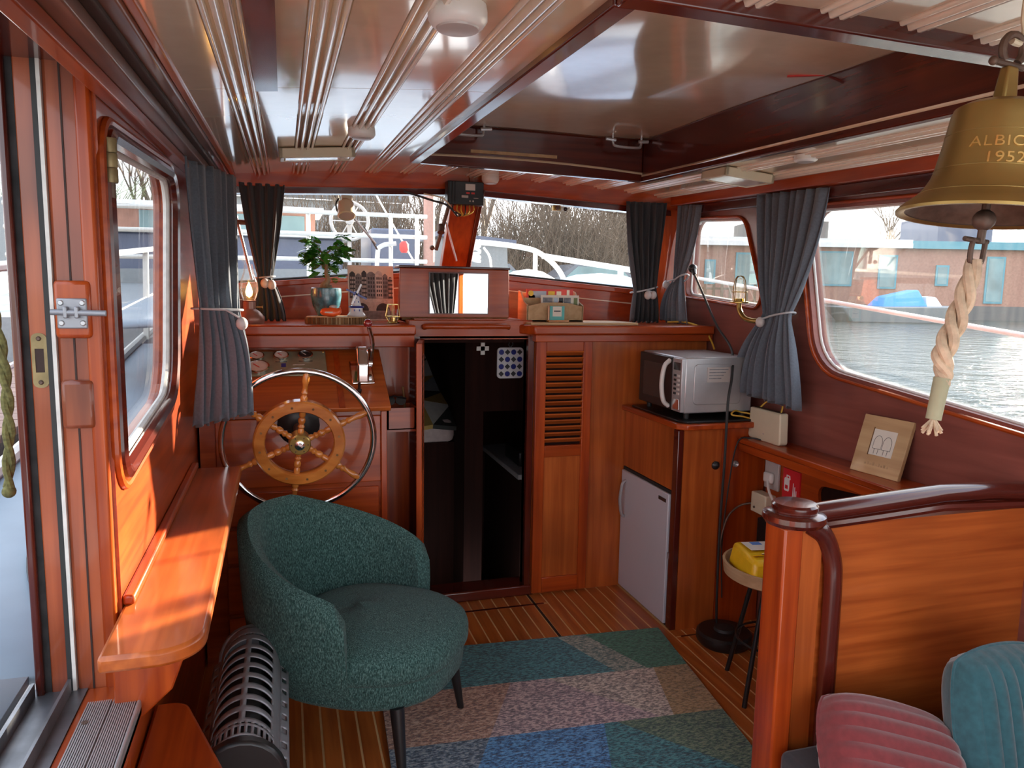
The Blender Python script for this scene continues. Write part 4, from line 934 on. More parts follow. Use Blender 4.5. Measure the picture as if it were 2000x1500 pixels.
curtain('narrow slate curtain tied back at the small starboard window', ((2.15, 3.87, 2.085), (2.15, 3.63, 2.06)), ((2.14, 3.84, 1.655), (2.13, 3.73, 1.675)), ((2.10, 3.90, 1.425), (2.10, 3.63, 1.425)), 'curtain', 6, (-1, 0, 0), ball=(2.09, 3.87, 1.635), ztie=.62, depth=.015, seed=4)
curtain('wide slate blue curtain tied back between the two starboard windows', ((2.13, 3.09, 2.05), (2.13, 2.63, 2.03)), ((2.12, 2.95, 1.49), (2.12, 2.79, 1.50)), ((2.09, 3.10, 1.125), (2.09, 2.66, 1.105)), 'curtain', 8, (-1, 0, 0), ball=(2.065, 2.93, 1.465), ztie=.60, depth=.024, seed=5)
# ---- things on the helm ledge
LZ = 1.418
ol = thing('oil_lamp', 'lit brass oil lamp with glass chimney in the port corner', 'lamp', (-.155, 3.66, LZ))
B().lathe([(.062, 0), (.066, .012), (.066, .030), (.045, .055), (.028, .066), (.026, .10), (.030, .105), (.002, .106)], (0, 0, 0), 28).build('font', 'lamp_base', ol, local=True)
B().lathe([(.026, .105), (.034, .125), (.042, .155), (.038, .19), (.022, .235), (.018, .27)], (0, 0, 0), 28, caps=False).build('chimney', 'glass_lamp', ol, local=True)
B().lathe([(.001, .118), (.013, .128), (.016, .145), (.010, .168), (.001, .188)], (0, 0, 0), 14).build('flame', 'flame', ol, local=True)
B().tube([(.03, 0, .075), (.055, -.01, .075)], .003, 6).lathe([(.008, 0), (.008, .004)], (.055, -.01, .075), 10, rotm('Y', 90)).build('wick_knob', 'brass', ol, local=True)
ld = bpy.data.lights.new('oil_flame', 'POINT'); ld.energy = .35; ld.color = (1, .55, .2); ld.shadow_soft_size = .012
lo = bpy.data.objects.new('oil_flame', ld); COL.objects.link(lo); lo.parent = ol; lo.location = (0, 0, .15)
tr = thing('log_slice_tray', 'oval slice of tree trunk with bark used as tray', 'tray', (.235, 3.63, LZ))
B().lathe([(.002, 0), (.99, 0), (1.0, .004), (.985, .032), (.96, .036), (.002, .036)], (0, 0, 0), 48, sx=.142, sy=.085).build('slab', 'oak', tr, local=True)
for k in range(48):
    a = 2 * math.pi * k / 48; B().obox((.141 * math.cos(a), .085 * math.sin(a), .017), .010, .008 + .004 * (k % 3), .030, rotm('Z', math.degrees(a))).build('bark_piece', 'bark', tr, local=True)
pp = thing('bonsai_plant', 'small ficus bonsai with glossy green leaves in a teal pot', 'plant', (.19, 3.68, LZ + .036))
B().lathe([(.002, 0), (.040, 0), (.043, .004), (.064, .05), (.072, .095), (.070, .13), (.066, .132), (.064, .122), (.002, .120)], (0, 0, 0), 36).build('pot', 'pot_teal', pp, local=True)
B().lathe([(.063, .12), (.02, .126), (.002, .127)], (0, 0, 0), 24).build('soil', 'soil', pp, local=True)
B().tube(spline([(.005, 0, .12), (-.004, 0, .145), (.010, -.004, .17), (.002, 0, .20), (.004, .004, .24), (-.004, 0, .30)], 4), [.026, .028, .030, .028, .024, .018, .015, .013, .012, .011, .010, .010, .009, .009, .008, .008, .007, .006, .006, .005, .004], 10).build('trunk', 'stem', pp, local=True)
for a, l in ((30, .03), (150, .035), (270, .03)):
    B().tube([(0, 0, .15), (l * math.cos(math.radians(a)), l * math.sin(math.radians(a)), .122)], [.014, .010], 8).build('root', 'stem', pp, local=True)
rr = random.Random(11)
leafm = None
tips = []
for k in range(12):
    a = rr.uniform(0, 6.28); z = rr.uniform(.20, .29); l = rr.uniform(.03, .07)
    tip = V(l * math.cos(a), l * math.sin(a), z + rr.uniform(.02, .07)); tips.append(tip)
    B().tube([(0, 0, z), tip], [.004, .002], 5).build('branch', 'stem', pp, local=True)
for k in range(150):
    tip = rr.choice(tips) + V(rr.uniform(-.03, .03), rr.uniform(-.03, .03), rr.uniform(-.045, .035))
    if leafm is None:
        b_ = B()
        pts = [(0, 0), (.25, .42), (.55, .5), (.85, .28), (1, 0)]
        for (x0, w0), (x1, w1) in zip(pts, pts[1:]):
            for s_ in (-1, 1):
                vs_ = [b_.v((x0 * .054, 0, 0)), b_.v((x1 * .054, 0, .003 * math.sin(x1 * 3))), b_.v((x1 * .054, s_ * w1 * .032, .005 * w1 + .003 * math.sin(x1 * 3))), b_.v((x0 * .054, s_ * w0 * .032, .005 * w0))]
                b_.f(vs_)
        leafm = b_.build('leaf', 'leaf', pp, local=True); lf = leafm
    else: lf = clone(leafm, parent=pp)
    d = Vector((tip.x, tip.y, 0)); az = math.atan2(tip.y, tip.x) + rr.uniform(-.9, .9)
    lf.location = tip; lf.rotation_euler = (rr.uniform(-.6, .6), rr.uniform(-.4, .9), az); lf.scale = (1, 1, 1) if rr.random() < .6 else (1.25, 1.2, 1)
cl = thing('clog_ornament', 'bright orange miniature wooden clog on the log tray', 'ornament', (.205, 3.585, LZ + .036))
def clog(u, v):
    x_ = (u - .5) * .098; a = 2 * math.pi * v
    wv = .022 * (1 - abs(2 * u - 1) ** 3) ** .5; hv = .030 * (1 - abs(2 * u - 1) ** 4) ** .5 + (.010 * math.exp(-((u - .55) / .12) ** 2))
    return (x_, wv * math.cos(a), .016 + .004 * abs(2 * u - 1) ** 2 + hv * .62 * math.sin(a) * (1.25 if math.sin(a) > 0 else .8) + (.012 * max(0, u - .8) * 5 if math.sin(a) > 0 else 0))
B().grid(clog, 20, 14).build('shoe', 'clog_orange', cl, local=True)
B().ball((.012, 0, .046), .017, 1.1, .8, .5).build('opening', 'print_light', cl, local=True)
B().obox((-.01, -.0215, .021), .035, .002, .005, rotm('Z', 0)).build('script_mark', 'paper', cl, local=True)
wm = thing('windmill_figurine', 'blue and white porcelain windmill figurine on the log tray', 'figurine', (.325, 3.62, LZ + .036))
B().lathe([(.040, 0), (.044, .006), (.036, .016), (.030, .024), (.030, .040), (.033, .043), (.033, .048), (.023, .052), (.015, .095), (.013, .10), (.002, .112)], (0, 0, 0), 16).build('tower', 'porcelain', wm, local=True)
B().lathe([(.034, .040), (.037, .044), (.034, .050)], (0, 0, 0), 16, caps=False).build('gallery', 'delft_blue', wm, local=True)
B().ball((0, 0, .105), .015, 1, 1, .9).build('cap', 'delft_blue', wm, local=True)
for k in range(4): B().obox(V(0, -.020, .105) + rotm('Y', 25 + 90 * k) @ V(0, 0, .026), .009, .003, .052, rotm('Y', 25 + 90 * k)).build('sail', 'delft_blue' if k % 2 else 'porcelain', wm, local=True)
for xx, zz in ((-.010, .07), (.008, .068), (-.012, .03), (.012, .03), (0, .085)): B().obox((xx, -.022 + .12 * (zz - .03) if zz > .05 else -.031, zz), .005, .003, .009).build('painted_window', 'delft_blue', wm, local=True)
pi = thing('canal_print', 'framed grey print of canal houses and bridge leaning on sill', 'picture', (.43, 3.98, LZ))
PM = Matrix.Translation((.435, 3.96, LZ + .001)) @ Matrix.Rotation(math.radians(-11), 4, 'X')
pi.matrix_basis = PM
B().box(-.118, .118, 0, .012, 0, .290).build('board', 'print_light', pi, local=True)
for x0, x1, z0, z1 in ((-.118, -.112, 0, .29), (.112, .118, 0, .29), (-.118, .118, 0, .006), (-.118, .118, .284, .29)): B().box(x0, x1, -.003, .012, z0, z1).build('frame_edge', 'white_plastic', pi, local=True)
B().box(-.112, .112, -.0006, 0, .215, .284).build('printed_sky', 'paper', pi, local=True)
hx = -.110
for k, (w_, h, mm) in enumerate(((.030, .245, 'print_dark'), (.030, .235, 'print_grey'), (.026, .25, 'print_dark'), (.044, .245, 'print_grey'), (.036, .25, 'print_light'), (.026, .235, 'print_grey'), (.026, .22, 'print_dark'))):
    B().prism([(hx, -.001, .115), (hx + w_, -.001, .115), (hx + w_, -.001, h), (hx + w_ * .65, -.001, h + .012), (hx + w_ * .35, -.001, h + .012), (hx, -.001, h)], (0, -.001, 0)).build('printed_house', mm, pi, local=True, smooth=False)
    for r_ in range(5):
        for c_ in range(3): B().box(hx + w_ * (.14 + .29 * c_), hx + w_ * (.32 + .29 * c_), -.0028, -.002, .128 + .022 * r_, .141 + .022 * r_).build('printed_window', 'print_dark' if mm != 'print_dark' else 'print_light', pi, local=True)
    hx += w_ + .001
B().box(-.112, .112, -.002, 0, .095, .118).build('printed_quay', 'print_light', pi, local=True)
for bx_ in (-.05, .06):
    B().prism([(bx_ + .036 * math.cos(math.radians(a)), -.001, .052 + .040 * math.sin(math.radians(a))) for a in range(0, 181, 15)], (0, -.0015, 0)).build('printed_arch', 'print_dark', pi, local=True)
B().box(-.112, .112, -.0012, 0, .006, .05).build('printed_water', 'print_grey', pi, local=True)
gl = thing('wire_lantern', 'gold wire tealight holder standing in front of the canal print', 'candle holder', (.51, 3.70, LZ))
pts_b = [V(.040 * math.cos(a), .040 * math.sin(a), .034) for a in [math.radians(60 * k + 15) for k in range(6)]]; pts_t = [V(.030 * math.cos(a), .030 * math.sin(a), .092) for a in [math.radians(60 * k + 15) for k in range(6)]]
pts_f = [V(.022 * math.cos(a), .022 * math.sin(a), .008) for a in [math.radians(60 * k + 15) for k in range(6)]]
B().tube(pts_b, .002, 6, True).build('wire_ring', 'gold_wire', gl, local=True); B().tube(pts_t, .002, 6, True).build('wire_ring', 'gold_wire', gl, local=True)
for k in range(6):
    B().tube([pts_b[k], pts_t[k]], .0018, 6).build('wire_rib', 'gold_wire', gl, local=True); B().tube([pts_f[k], pts_b[k]], .0018, 6).build('wire_rib', 'gold_wire', gl, local=True)
B().lathe([(.030, 0), (.032, .004), (.024, .008), (.002, .008)], (0, 0, 0), 20).build('base', 'gold_wire', gl, local=True)
B().lathe([(.018, .010), (.018, .028), (.002, .028)], (0, 0, 0), 16).build('tealight', 'gold_wire', gl, local=True)
B().lathe([(.024, .012), (.027, .07)], (0, 0, 0), 20, caps=False).build('glass_cup', 'glass_lamp', gl, local=True)
# ---- things on the galley ledge
bo = B().hexa([(1.17, 3.53, LZ), (1.76, 3.54, LZ), (1.72, 3.78, LZ), (1.14, 3.80, LZ), (1.17, 3.53, LZ + .014), (1.76, 3.54, LZ + .014), (1.72, 3.78, LZ + .014), (1.14, 3.80, LZ + .014)]).build('serving_board', 'pine', bev=.003)
tag(bo, 'pale wooden board lying on the ledge under the letter rack', 'board')
lr = thing('letter_rack', 'pale plywood magazine rack with curved sides', 'rack', (1.33, 3.70, LZ + .014))
for sx in (-.155, .147): B().prism([(sx, -.075, 0), (sx, .075, 0), (sx, .075, .155), (sx, .04, .152), (sx, -.02, .10), (sx, -.075, .085)], (.008, 0, 0)).build('side_panel', 'oak', lr, local=True)
B().prism([(-.15, -.075, 0), (.15, -.075, 0), (.15, -.075, .078), (.08, -.075, .094), (0, -.075, .099), (-.08, -.075, .094), (-.15, -.075, .078)], (0, .008, 0)).build('front_panel', 'oak', lr, local=True)
B().box(-.15, .15, .067, .075, 0, .145).build('back_panel', 'oak', lr, local=True); B().box(-.15, .15, 0, .006, 0, .12).build('divider', 'oak', lr, local=True); B().box(-.15, .15, -.075, .075, 0, .008).build('bottom', 'oak', lr, local=True)
def mag(label, x0, x1, y, h, base, bits):
    t = thing('magazine', label, 'magazine', (1.33, 3.70 + y, LZ + .024), group='magazines in the rack'); B().box(x0, x1, -.003, .003, 0, h).build('pages', base, t, local=True)
    for (a, c, d, e, mm) in bits: B().box(x0 + (x1 - x0) * a, x0 + (x1 - x0) * c, -.0042, -.003, h * d, h * e).build('cover_print', mm, t, local=True)
mag('red and blue travel magazine at the back of the rack', -.125, .135, .03, .155, 'red_print', [(.05, .42, .55, .93, 'canvas_blue'), (.05, .18, .35, .8, 'blue_print'), (.46, .6, .7, .93, 'yellow_bag'), (.64, .74, .75, .93, 'paper'), (.86, .92, .5, .98, 'paper')])
mag('white magazine with dark photos at the front of the rack', -.065, .145, -.03, .125, 'paper', [(.05, .3, .70, .90, 'print_grey'), (.33, .45, .6, .9, 'canvas_blue'), (.47, .58, .6, .9, 'print_dark'), (.45, .56, .62, .74, 'red_print'), (.6, .78, .68, .9, 'print_grey'), (.86, .96, .6, .9, 'bush_green')])
tg = B().lathe([(.014, 0), (.014, .004)], (1.215, 3.685, 1.575), 16, rotm('X', 90)).build('round_badge', 'yellow_bag'); tag(tg, 'round yellow badge clipped on the magazine rack', 'badge')
mf = thing('mini_frame', 'tiny orange easel card with teal border before the magazine rack', 'card', (1.335, 3.60, LZ + .014))
B().box(-.058, .055, -.022, .012, 0, .010).build('stand', 'golden', mf, local=True, bev=.003)
B().box(-.055, -.047, -.004, .004, .010, .082).build('stand_post', 'golden', mf, local=True)
B().box(-.045, .034, -.004, .002, .010, .080).build('card', 'teal_print', mf, local=True); B().box(-.030, .018, -.0055, -.004, .028, .078).build('card_centre', 'paper', mf, local=True)
B().box(-.024, .012, -.0065, -.0055, .052, .058).build('card_print', 'print_dark', mf, local=True)
# ---- starboard shelf
ro = thing('router', 'cream wifi router standing on the starboard shelf', 'router', (2.11, 2.885, .922))
B().prism([(2.085, 2.885 + p[0], .922 + p[1]) for p in rpoly([(-.12, 0), (.12, 0), (.112, .145), (-.112, .145)], [.018, .018, .008, .008])], (.045, 0, 0)).build('case', 'cream_plastic', ro, bev=.006)
B().box(2.10, 2.12, 2.785, 2.985, 1.066, 1.069).build('vent_slot', 'seam_black', ro); B().box(2.083, 2.086, 2.88, 2.89, .955, .96).build('mark', 'lens_grey', ro)
yc = B().tube(spline([(2.11, 2.80, 1.065), (2.13, 2.82, 1.10), (2.15, 2.88, 1.115), (2.14, 2.94, 1.10), (2.12, 2.97, 1.065)], 5), .004, 6).tube(spline([(2.10, 3.0, 1.03), (2.06, 3.03, 1.035), (2.02, 3.02, 1.045), (1.99, 3.0, 1.03), (2.05, 2.99, 1.02), (2.12, 3.01, 1.0)], 5), .004, 6).build('network_cable', 'yellow_cable')
tag(yc, 'yellow network cable looped behind the cream router', 'cable')
yc2 = B().tube(spline([(2.06, 3.78, 1.425), (2.10, 3.65, 1.43), (2.15, 3.55, 1.40), (2.17, 3.50, 1.34), (2.16, 3.45, 1.30)], 5), .005, 6).build('yellow_cord', 'yellow_cable')
tag(yc2, 'yellow cord running from the windscreen corner down behind the microwave', 'cable')
bc = thing('power_cable', 'long black cable hanging from its plug to the floor', 'cable', (1.87, 2.95, 0))
B().ball((2.12, 3.64, 1.722), .024).tube([(2.12, 3.63, 1.715), (2.11, 3.60, 1.69)], [.016, .010], 8).build('plug', 'black_plastic', bc)
B().tube(spline([(2.11, 3.60, 1.69), (2.10, 3.50, 1.60), (2.11, 3.36, 1.43), (2.10, 3.20, 1.32), (1.96, 2.97, 1.22), (1.90, 2.90, 1.10), (1.893, 2.89, .85), (1.893, 2.90, .5), (1.90, 2.90, .1), (1.93, 2.92, .006)], 6), .006, 8).build('cord', 'black_rubber', bc)
bc2 = B().tube(spline([(2.09, 2.90, .925), (2.05, 2.93, .93), (2.02, 2.985, .90), (1.985, 2.985, .70), (1.965, 2.985, .4), (1.97, 2.97, .15)], 6), .0035, 6).build('thin_cord', 'black_rubber'); tag(bc2, 'thin dark cord trailing from the router down the cabinet end', 'cable')
wfp = thing('wood_picture', 'square wooden plaque with a line drawing leaning on starboard wall', 'plaque', (2.14, 2.22, .922))
wfp.matrix_basis = Matrix.Translation((2.11, 2.24, .923)) @ Matrix.Rotation(math.radians(-82), 4, 'Z') @ Matrix.Rotation(math.radians(-17), 4, 'X') @ Matrix.Rotation(math.radians(0), 4, 'Y')
B().box(-.105, .105, 0, .018, 0, .225).build('board', 'pine', wfp, local=True, bev=.002)
B().box(-.045, .055, -.001, .001, .075, .175).build('inset_panel', 'paper', wfp, local=True)
B().box(-.048, -.044, -.0015, .001, .072, .18).build('inset_edge', 'bark', wfp, local=True)
dl = B()
for cx_ in (-.015, .025):
    dl.tube([(cx_ + .018 * math.cos(math.radians(a)), -.0015, .125 + .026 * math.sin(math.radians(a))) for a in range(0, 181, 20)], .0008, 4)
    dl.tube([(cx_ - .018, -.0015, .125), (cx_ - .018, -.0015, .10), (cx_ + .018, -.0015, .10), (cx_ + .018, -.0015, .125)], .0008, 4)
    dl.tube([(cx_ - .008, -.0015, .10), (cx_ - .008, -.0015, .08)], .0008, 4).tube([(cx_ + .008, -.0015, .10), (cx_ + .008, -.0015, .08)], .0008, 4)
dl.build('line_drawing', 'print_dark', wfp, local=True)
for k in range(9): B().box(-.05 + .012 * k, -.043 + .012 * k, -.0008, .0, .035, .043 + .004 * (k % 2)).build('engraved_letter', 'oak', wfp, local=True)
cg = thing('cage_lamp', 'brass bulkhead cage lamp curving up from the starboard wall', 'lamp', (2.14, 3.13, 1.47))
B().tube(spline([(2.19, 3.03, 1.475), (2.13, 3.05, 1.465), (2.10, 3.10, 1.475), (2.095, 3.14, 1.51), (2.095, 3.15, 1.545)], 6), .012, 10).build('arm', 'brass', cg)
B().lathe([(.002, 0), (.046, .002), (.046, .008), (.026, .012), (.024, .024), (.002, .026)], (2.095, 3.15, 1.545), 24).build('collar', 'brass', cg)
B().lathe([(.022, .02), (.026, .04), (.026, .09), (.018, .115), (.001, .122)], (2.095, 3.15, 1.545), 20, caps=False).build('glass_jar', 'glass_lamp', cg)
for k in range(4):
    a = math.radians(90 * k + 20); ca, sa = math.cos(a), math.sin(a)
    B().tube(spline([(2.095 + .036 * ca, 3.15 + .036 * sa, 1.55), (2.095 + .034 * ca, 3.15 + .034 * sa, 1.63), (2.095 + .022 * ca, 3.15 + .022 * sa, 1.668), (2.095, 3.15, 1.676)], 4), .0025, 6).build('guard_wire', 'brass', cg)
B().tube([(2.095 + .036 * math.cos(math.radians(a)), 3.15 + .036 * math.sin(math.radians(a)), 1.60) for a in range(0, 360, 20)], .002, 6, True).build('guard_ring', 'brass', cg)
B().lathe([(.034, 0), (.034, .012)], (2.188, 3.02, 1.475), 18, rotm('Y', 90)).build('wall_plate', 'brass', cg)
so1 = thing('wall_socket', 'grey wall socket with white plug under the starboard shelf', 'socket', (2.19, 2.96, .76))
B().box(2.115, 2.129, 2.80, 2.90, .705, .835).build('plate', 'lens_grey', so1, bev=.004); B().box(2.09, 2.115, 2.82, 2.88, .735, .785).build('plug', 'white_plastic', so1, bev=.01)
B().tube(spline([(2.09, 2.84, .75), (2.06, 2.78, .71), (2.05, 2.70, .66), (2.06, 2.62, .60)], 5), .006, 8).build('lead', 'white_plastic', so1)
fs = thing('fire_sign', 'red fire extinguisher sign with white pictograms under the shelf', 'sign', (2.19, 2.74, .72))
B().box(2.122, 2.129, 2.66, 2.775, .635, .825).build('plate', 'red_sign', fs)
FX = 2.1205
B().prism([(FX, *p) for p in rpoly([(2.728, .725), (2.762, .725), (2.762, .785), (2.728, .785)], .008)], (.0015, 0, 0)).build('extinguisher_symbol', 'white_paint', fs)
B().box(FX - .001, FX + .001, 2.736, 2.754, .735, .752).build('symbol_window', 'red_sign', fs); B().tube([(FX, 2.745, .785), (FX, 2.745, .797), (FX, 2.728, .795), (FX, 2.724, .78)], .003, 6).build('symbol_hose', 'white_paint', fs)
for k, (yy, zz, h) in enumerate(((2.70, .70, .07), (2.69, .695, .06), (2.68, .69, .05), (2.695, .645, .03), (2.68, .645, .03))): B().prism([(FX, yy - .004, zz), (FX, yy + .004, zz), (FX, yy + .001, zz + h), (FX, yy - .002, zz + h)], (.0012, 0, 0)).build('flame_symbol', 'white_paint', fs)
jb = thing('junction_box', 'yellowed junction box low on the starboard wall', 'junction box', (2.17, 2.93, .62))
B().box(2.07, 2.129, 2.82, 2.93, .585, .68).build('box', 'cream_plastic', jb, bev=.006); B().lathe([(.006, 0), (.005, .004)], (2.07, 2.90, .61), 8, rotm('Y', -90)).build('screw', 'iron', jb)
B().tube(spline([(2.09, 2.93, .62), (2.04, 2.965, .60), (1.985, 2.975, .55), (1.955, 2.975, .46), (1.945, 2.97, .40)], 5), .005, 8).build('lead', 'iron', jb)
bk = B().box(2.09, 2.129, 2.80, 2.90, .36, .56).build('amplifier_box', 'black_plastic', bev=.006); tag(bk, 'black box mounted low behind the settee post', 'box')
# ---- ceiling fittings
def dome(label, x_, y_, r, h, lensmat='lens_grey'):
    t = thing('ceiling_light', label, 'ceiling light', (x_, y_, zc(x_, y_) - .014), group='ceiling lights')
    B().lathe([(r * .96, .012), (r, 0), (r, -h * .45), (r * .86, -h * .8), (r * .74, -h * .9)], (0, 0, 0), 36).build('housing', 'white_plastic', t, local=True)
    B().lathe([(r * .74, -h * .86), (r * .70, -h), (r * .4, -h * 1.08), (.001, -h * 1.1)], (0, 0, 0), 36).build('lens', lensmat, t, local=True)
dome('large round white dome light at the top of the ceiling', .305, 1.37, .053, .03)
dome('small round white spotlight in the ceiling beyond the vent', .262, 2.66, .046, .026)
dome('round white light beside the charge controller above the windscreen', 1.055, 3.92, .046, .036)
dome('small round light in the starboard ceiling strip', 1.86, 2.42, .042, .014)
def vent(label, x_, y_, w_, d_, rz):
    t = thing('ceiling_vent', label, 'vent', (x_, y_, zc(x_, y_) - .016), rz, group='ceiling vents')
    t.rotation_euler = (0.03, math.atan(.1 * (x_ - .95)), rz)
    for x0, x1, y0, y1 in ((-w_ / 2, w_ / 2, -d_ / 2, -d_ / 2 + .018), (-w_ / 2, w_ / 2, d_ / 2 - .018, d_ / 2), (-w_ / 2, -w_ / 2 + .018, -d_ / 2, d_ / 2), (w_ / 2 - .018, w_ / 2, -d_ / 2, d_ / 2)):
        B().box(x0, x1, y0, y1, -.028, .01).build('frame', 'cream_plastic', t, local=True, bev=.004)
    B().box(-w_ / 2 + .02, w_ / 2 - .02, -d_ / 2 + .02, d_ / 2 - .02, -.026, -.018).build('flap', 'cream_trim', t, local=True, bev=.003)
vent('rectangular cream vent on the port ceiling boards', .135, 3.16, .29, .13, 0)
vent('rectangular cream vent on the starboard ceiling strip', 1.90, 2.92, .24, .20, 0)
sc_ = thing('charge_controller', 'black solar charge controller box fixed above the centre post', 'controller', (.91, 3.92, 2.03))
B().box(.825, 1.02, 3.92, 3.99, 2.03, 2.15).build('case', 'black_plastic', sc_, bev=.004)
for k in range(3): B().box(.832 + .016 * k, .838 + .016 * k, 3.912, 3.92, 2.035, 2.145).build('cooling_fin', 'black_rubber', sc_)
B().box(.92, .972, 3.916, 3.921, 2.105, 2.137).build('display', 'gauge_face', sc_); 
for xx in (.925, .952): B().box(xx, xx + .018, 3.916, 3.921, 2.086, 2.095).build('warning_label', 'red_print', sc_)
B().box(.90, .935, 3.916, 3.921, 2.066, 2.078).build('logo_label', 'lens_grey', sc_); B().box(.965, .99, 3.916, 3.921, 2.064, 2.067).build('caption', 'lens_grey', sc_)
for xx in (.945, .962): B().lathe([(.005, 0), (.004, .004)], (xx, 3.918, 2.05), 10, rotm('X', 90)).build('button', 'lens_grey', sc_)
for k in range(6):
    x0 = .86 + .022 * k
    B().tube(spline([(x0, 3.94, 2.03), (x0 - .004, 3.925, 2.00), (.895 + .006 * k, 3.91, 1.975), (.88, 3.92, 1.97)], 4), .0035, 6).build('lead', 'yellow_cable' if k % 3 else 'black_rubber', sc_)
B().tube(spline([(.88, 3.92, 1.97), (.82, 3.90, 2.02), (.74, 3.92, 2.045), (.60, 3.94, 2.085)], 6), .006, 8).build('main_cable', 'black_rubber', sc_); B().tube(spline([(.87, 3.92, 1.975), (.80, 3.89, 2.05), (.70, 3.92, 2.075)], 6), .004, 8).build('main_cable', 'cream_plastic', sc_)
fn_ = thing('spot_lamp', 'swivelling beige lamp hanging below the port windscreen header', 'lamp', (.31, 3.94, 2.0))
B().box(.285, .335, 3.93, 3.96, 2.0, 2.05).build('bracket', 'cream_plastic', fn_, bev=.004)
B().lathe([(.020, .06), (.040, .04), (.045, -.03), (.038, -.035), (.036, -.02), (.002, -.018)], (.305, 3.90, 1.97), 24, rotm('X', -28)).build('head', 'cream_plastic', fn_)
B().lathe([(.037, -.03), (.002, -.024)], (.305, 3.90, 1.97), 24, rotm('X', -28)).build('lens', 'lens_grey', fn_)
B().tube(spline([(.27, 3.92, 2.03), (.255, 3.90, 2.0), (.265, 3.90, 1.96), (.285, 3.9, 1.98)], 4), .004, 6).build('wire', 'black_rubber', fn_)
wp = thing('windscreen_wiper', 'grey windscreen wiper arm outside the port pane', 'wiper', (.38, 4.22, 1.9))
B().tube([(.33, 4.16, 2.0), (.49, 4.25, 1.83)], .007, 6).build('arm', 'grey_metal', wp); B().tube([(.42, 4.21, 1.92), (.50, 4.26, 1.80)], .005, 6).build('blade', 'black_rubber', wp)
wl_ = thing('window_latch', 'dark iron window stay with lever on the centre post', 'window stay', (.82, 4.0, 1.8))
B().tube([(.855, 4.02, 2.04), (.80, 4.10, 1.80)], .011, 8).build('stay_rod', 'iron', wl_); B().tube([(.82, 4.06, 1.93), (.815, 4.04, 1.89)], .020, 10).build('pivot', 'iron', wl_)
B().tube([(.84, 4.02, 1.94), (.92, 4.12, 1.745)], .008, 8, flatten=.6).build('lever', 'silver', wl_); B().ball((.775, 4.08, 1.81), .014).build('thumb_screw', 'iron', wl_)
wmz = thing('wiper_motor', 'small brass wiper knob box under the starboard windscreen header', 'wiper motor', (1.44, 3.95, 2.03))
B().box(1.42, 1.465, 3.94, 3.97, 2.025, 2.055).build('box', 'brass', wmz, bev=.004); B().lathe([(.012, 0), (.010, .02)], (1.442, 3.94, 2.04), 12, rotm('X', 90)).build('shaft', 'iron', wmz); B().ball((1.49, 3.94, 2.035), .012).build('knob', 'black_plastic', wmz)
sy = thing('window_stay', 'grey metal stay hook at the port corner of the windscreen', 'window stay', (-.2, 4.0, 1.85))
B().tube([(-.22, 4.01, 1.93), (-.155, 4.03, 1.62)], .007, 8).build('rod', 'grey_metal', sy); B().tube([(-.235, 3.98, 1.90), (-.17, 3.99, 1.90)], .013, 8).build('clamp', 'iron', sy)
# ---- ship's bell
be = thing('ships_bell', 'brass ships bell engraved ALBION 1952 hanging by a hook', 'bell', (1.035, .915, 1.72), rot=(0, math.radians(5.5), 0))
RB = .124
bprof = [(r, z * 1.1) for r, z in [(1.0, 0), (1.005, .03), (.97, .07), (.88, .14), (.78, .22), (.72, .30), (.665, .40), (.64, .48), (.585, .80), (.555, 1.02), (.545, 1.10), (.52, 1.17), (.42, 1.225), (.14, 1.26), (.002, 1.262)]]
inner = [(r * .93, max(0, z - .03)) for r, z in bprof[2:12]]
B().lathe([(.93, .0)] and [(r * RB, z * RB) for r, z in [(.90, .03), (.95, .0)] + bprof], (0, 0, 0), 64, caps=False).build('bell_body', 'bell_brass', be, local=True)
B().lathe([(r * RB, z * RB) for r, z in [(.90, .03)] + inner + [(.002, 1.15)]], (0, 0, 0), 48, caps=False).build('bell_inside', 'iron', be, local=True)
for zz, r in ((.53, .635), (.95, .571), (.24, .775)): B().tube([(r * RB * math.cos(2 * math.pi * k / 48), r * RB * math.sin(2 * math.pi * k / 48), zz * RB) for k in range(48)], .0014, 6, True).build('band', 'bell_brass', be, local=True)
B().hexa([(-.015, -.012, .165), (.015, -.012, .165), (.015, .012, .165), (-.015, .012, .165), (-.011, -.008, .225), (.011, -.008, .225), (.011, .008, .225), (-.011, .008, .225)]).build('crown_stem', 'bell_brass', be, local=True, bev=.004)
face = math.atan2(-.915, -1.035) + .17
def wrap(zc_, rad):
    def w_(co):
        z = zc_ + co.y; zz = z / RB
        r = None
        for (r0, z0), (r1, z1) in zip(bprof, bprof[1:]):
            if z0 <= zz <= z1: r = r0 + (r1 - r0) * (zz - z0) / (z1 - z0)
        r = (r or .6) * RB + co.z
        a = face + co.x / rad
        return Vector((r * math.cos(a), r * math.sin(a), z))
    return w_
for body, zz, rad, sz in (('ALBION', .098, .066, .022), ('1952', .074, .070, .023)):
    bm2 = bmesh.new(); me2 = text_mesh(body, sz, .0012, 1.1 if body == 'ALBION' else 1.05); bm2.from_mesh(me2)
    fnw = wrap(zz, rad)
    for q in bm2.verts: q.co = fnw(q.co)
    b_ = B(); b_.bm.free(); b_.bm = bm2; b_.build('engraved_lettering', 'gold_wire', be, local=True, smooth=False)
B().tube([(.020 * math.cos(math.radians(a)), 0, .250 + .022 * math.sin(math.radians(a))) for a in range(-50, 231, 20)] , .006, 8).build('shackle_bow', 'iron', be, local=True)
B().tube([(-.030, 0, .228), (.026, 0, .228)], .005, 8).ball((-.033, 0, .228), .007).build('shackle_pin', 'iron', be, local=True)
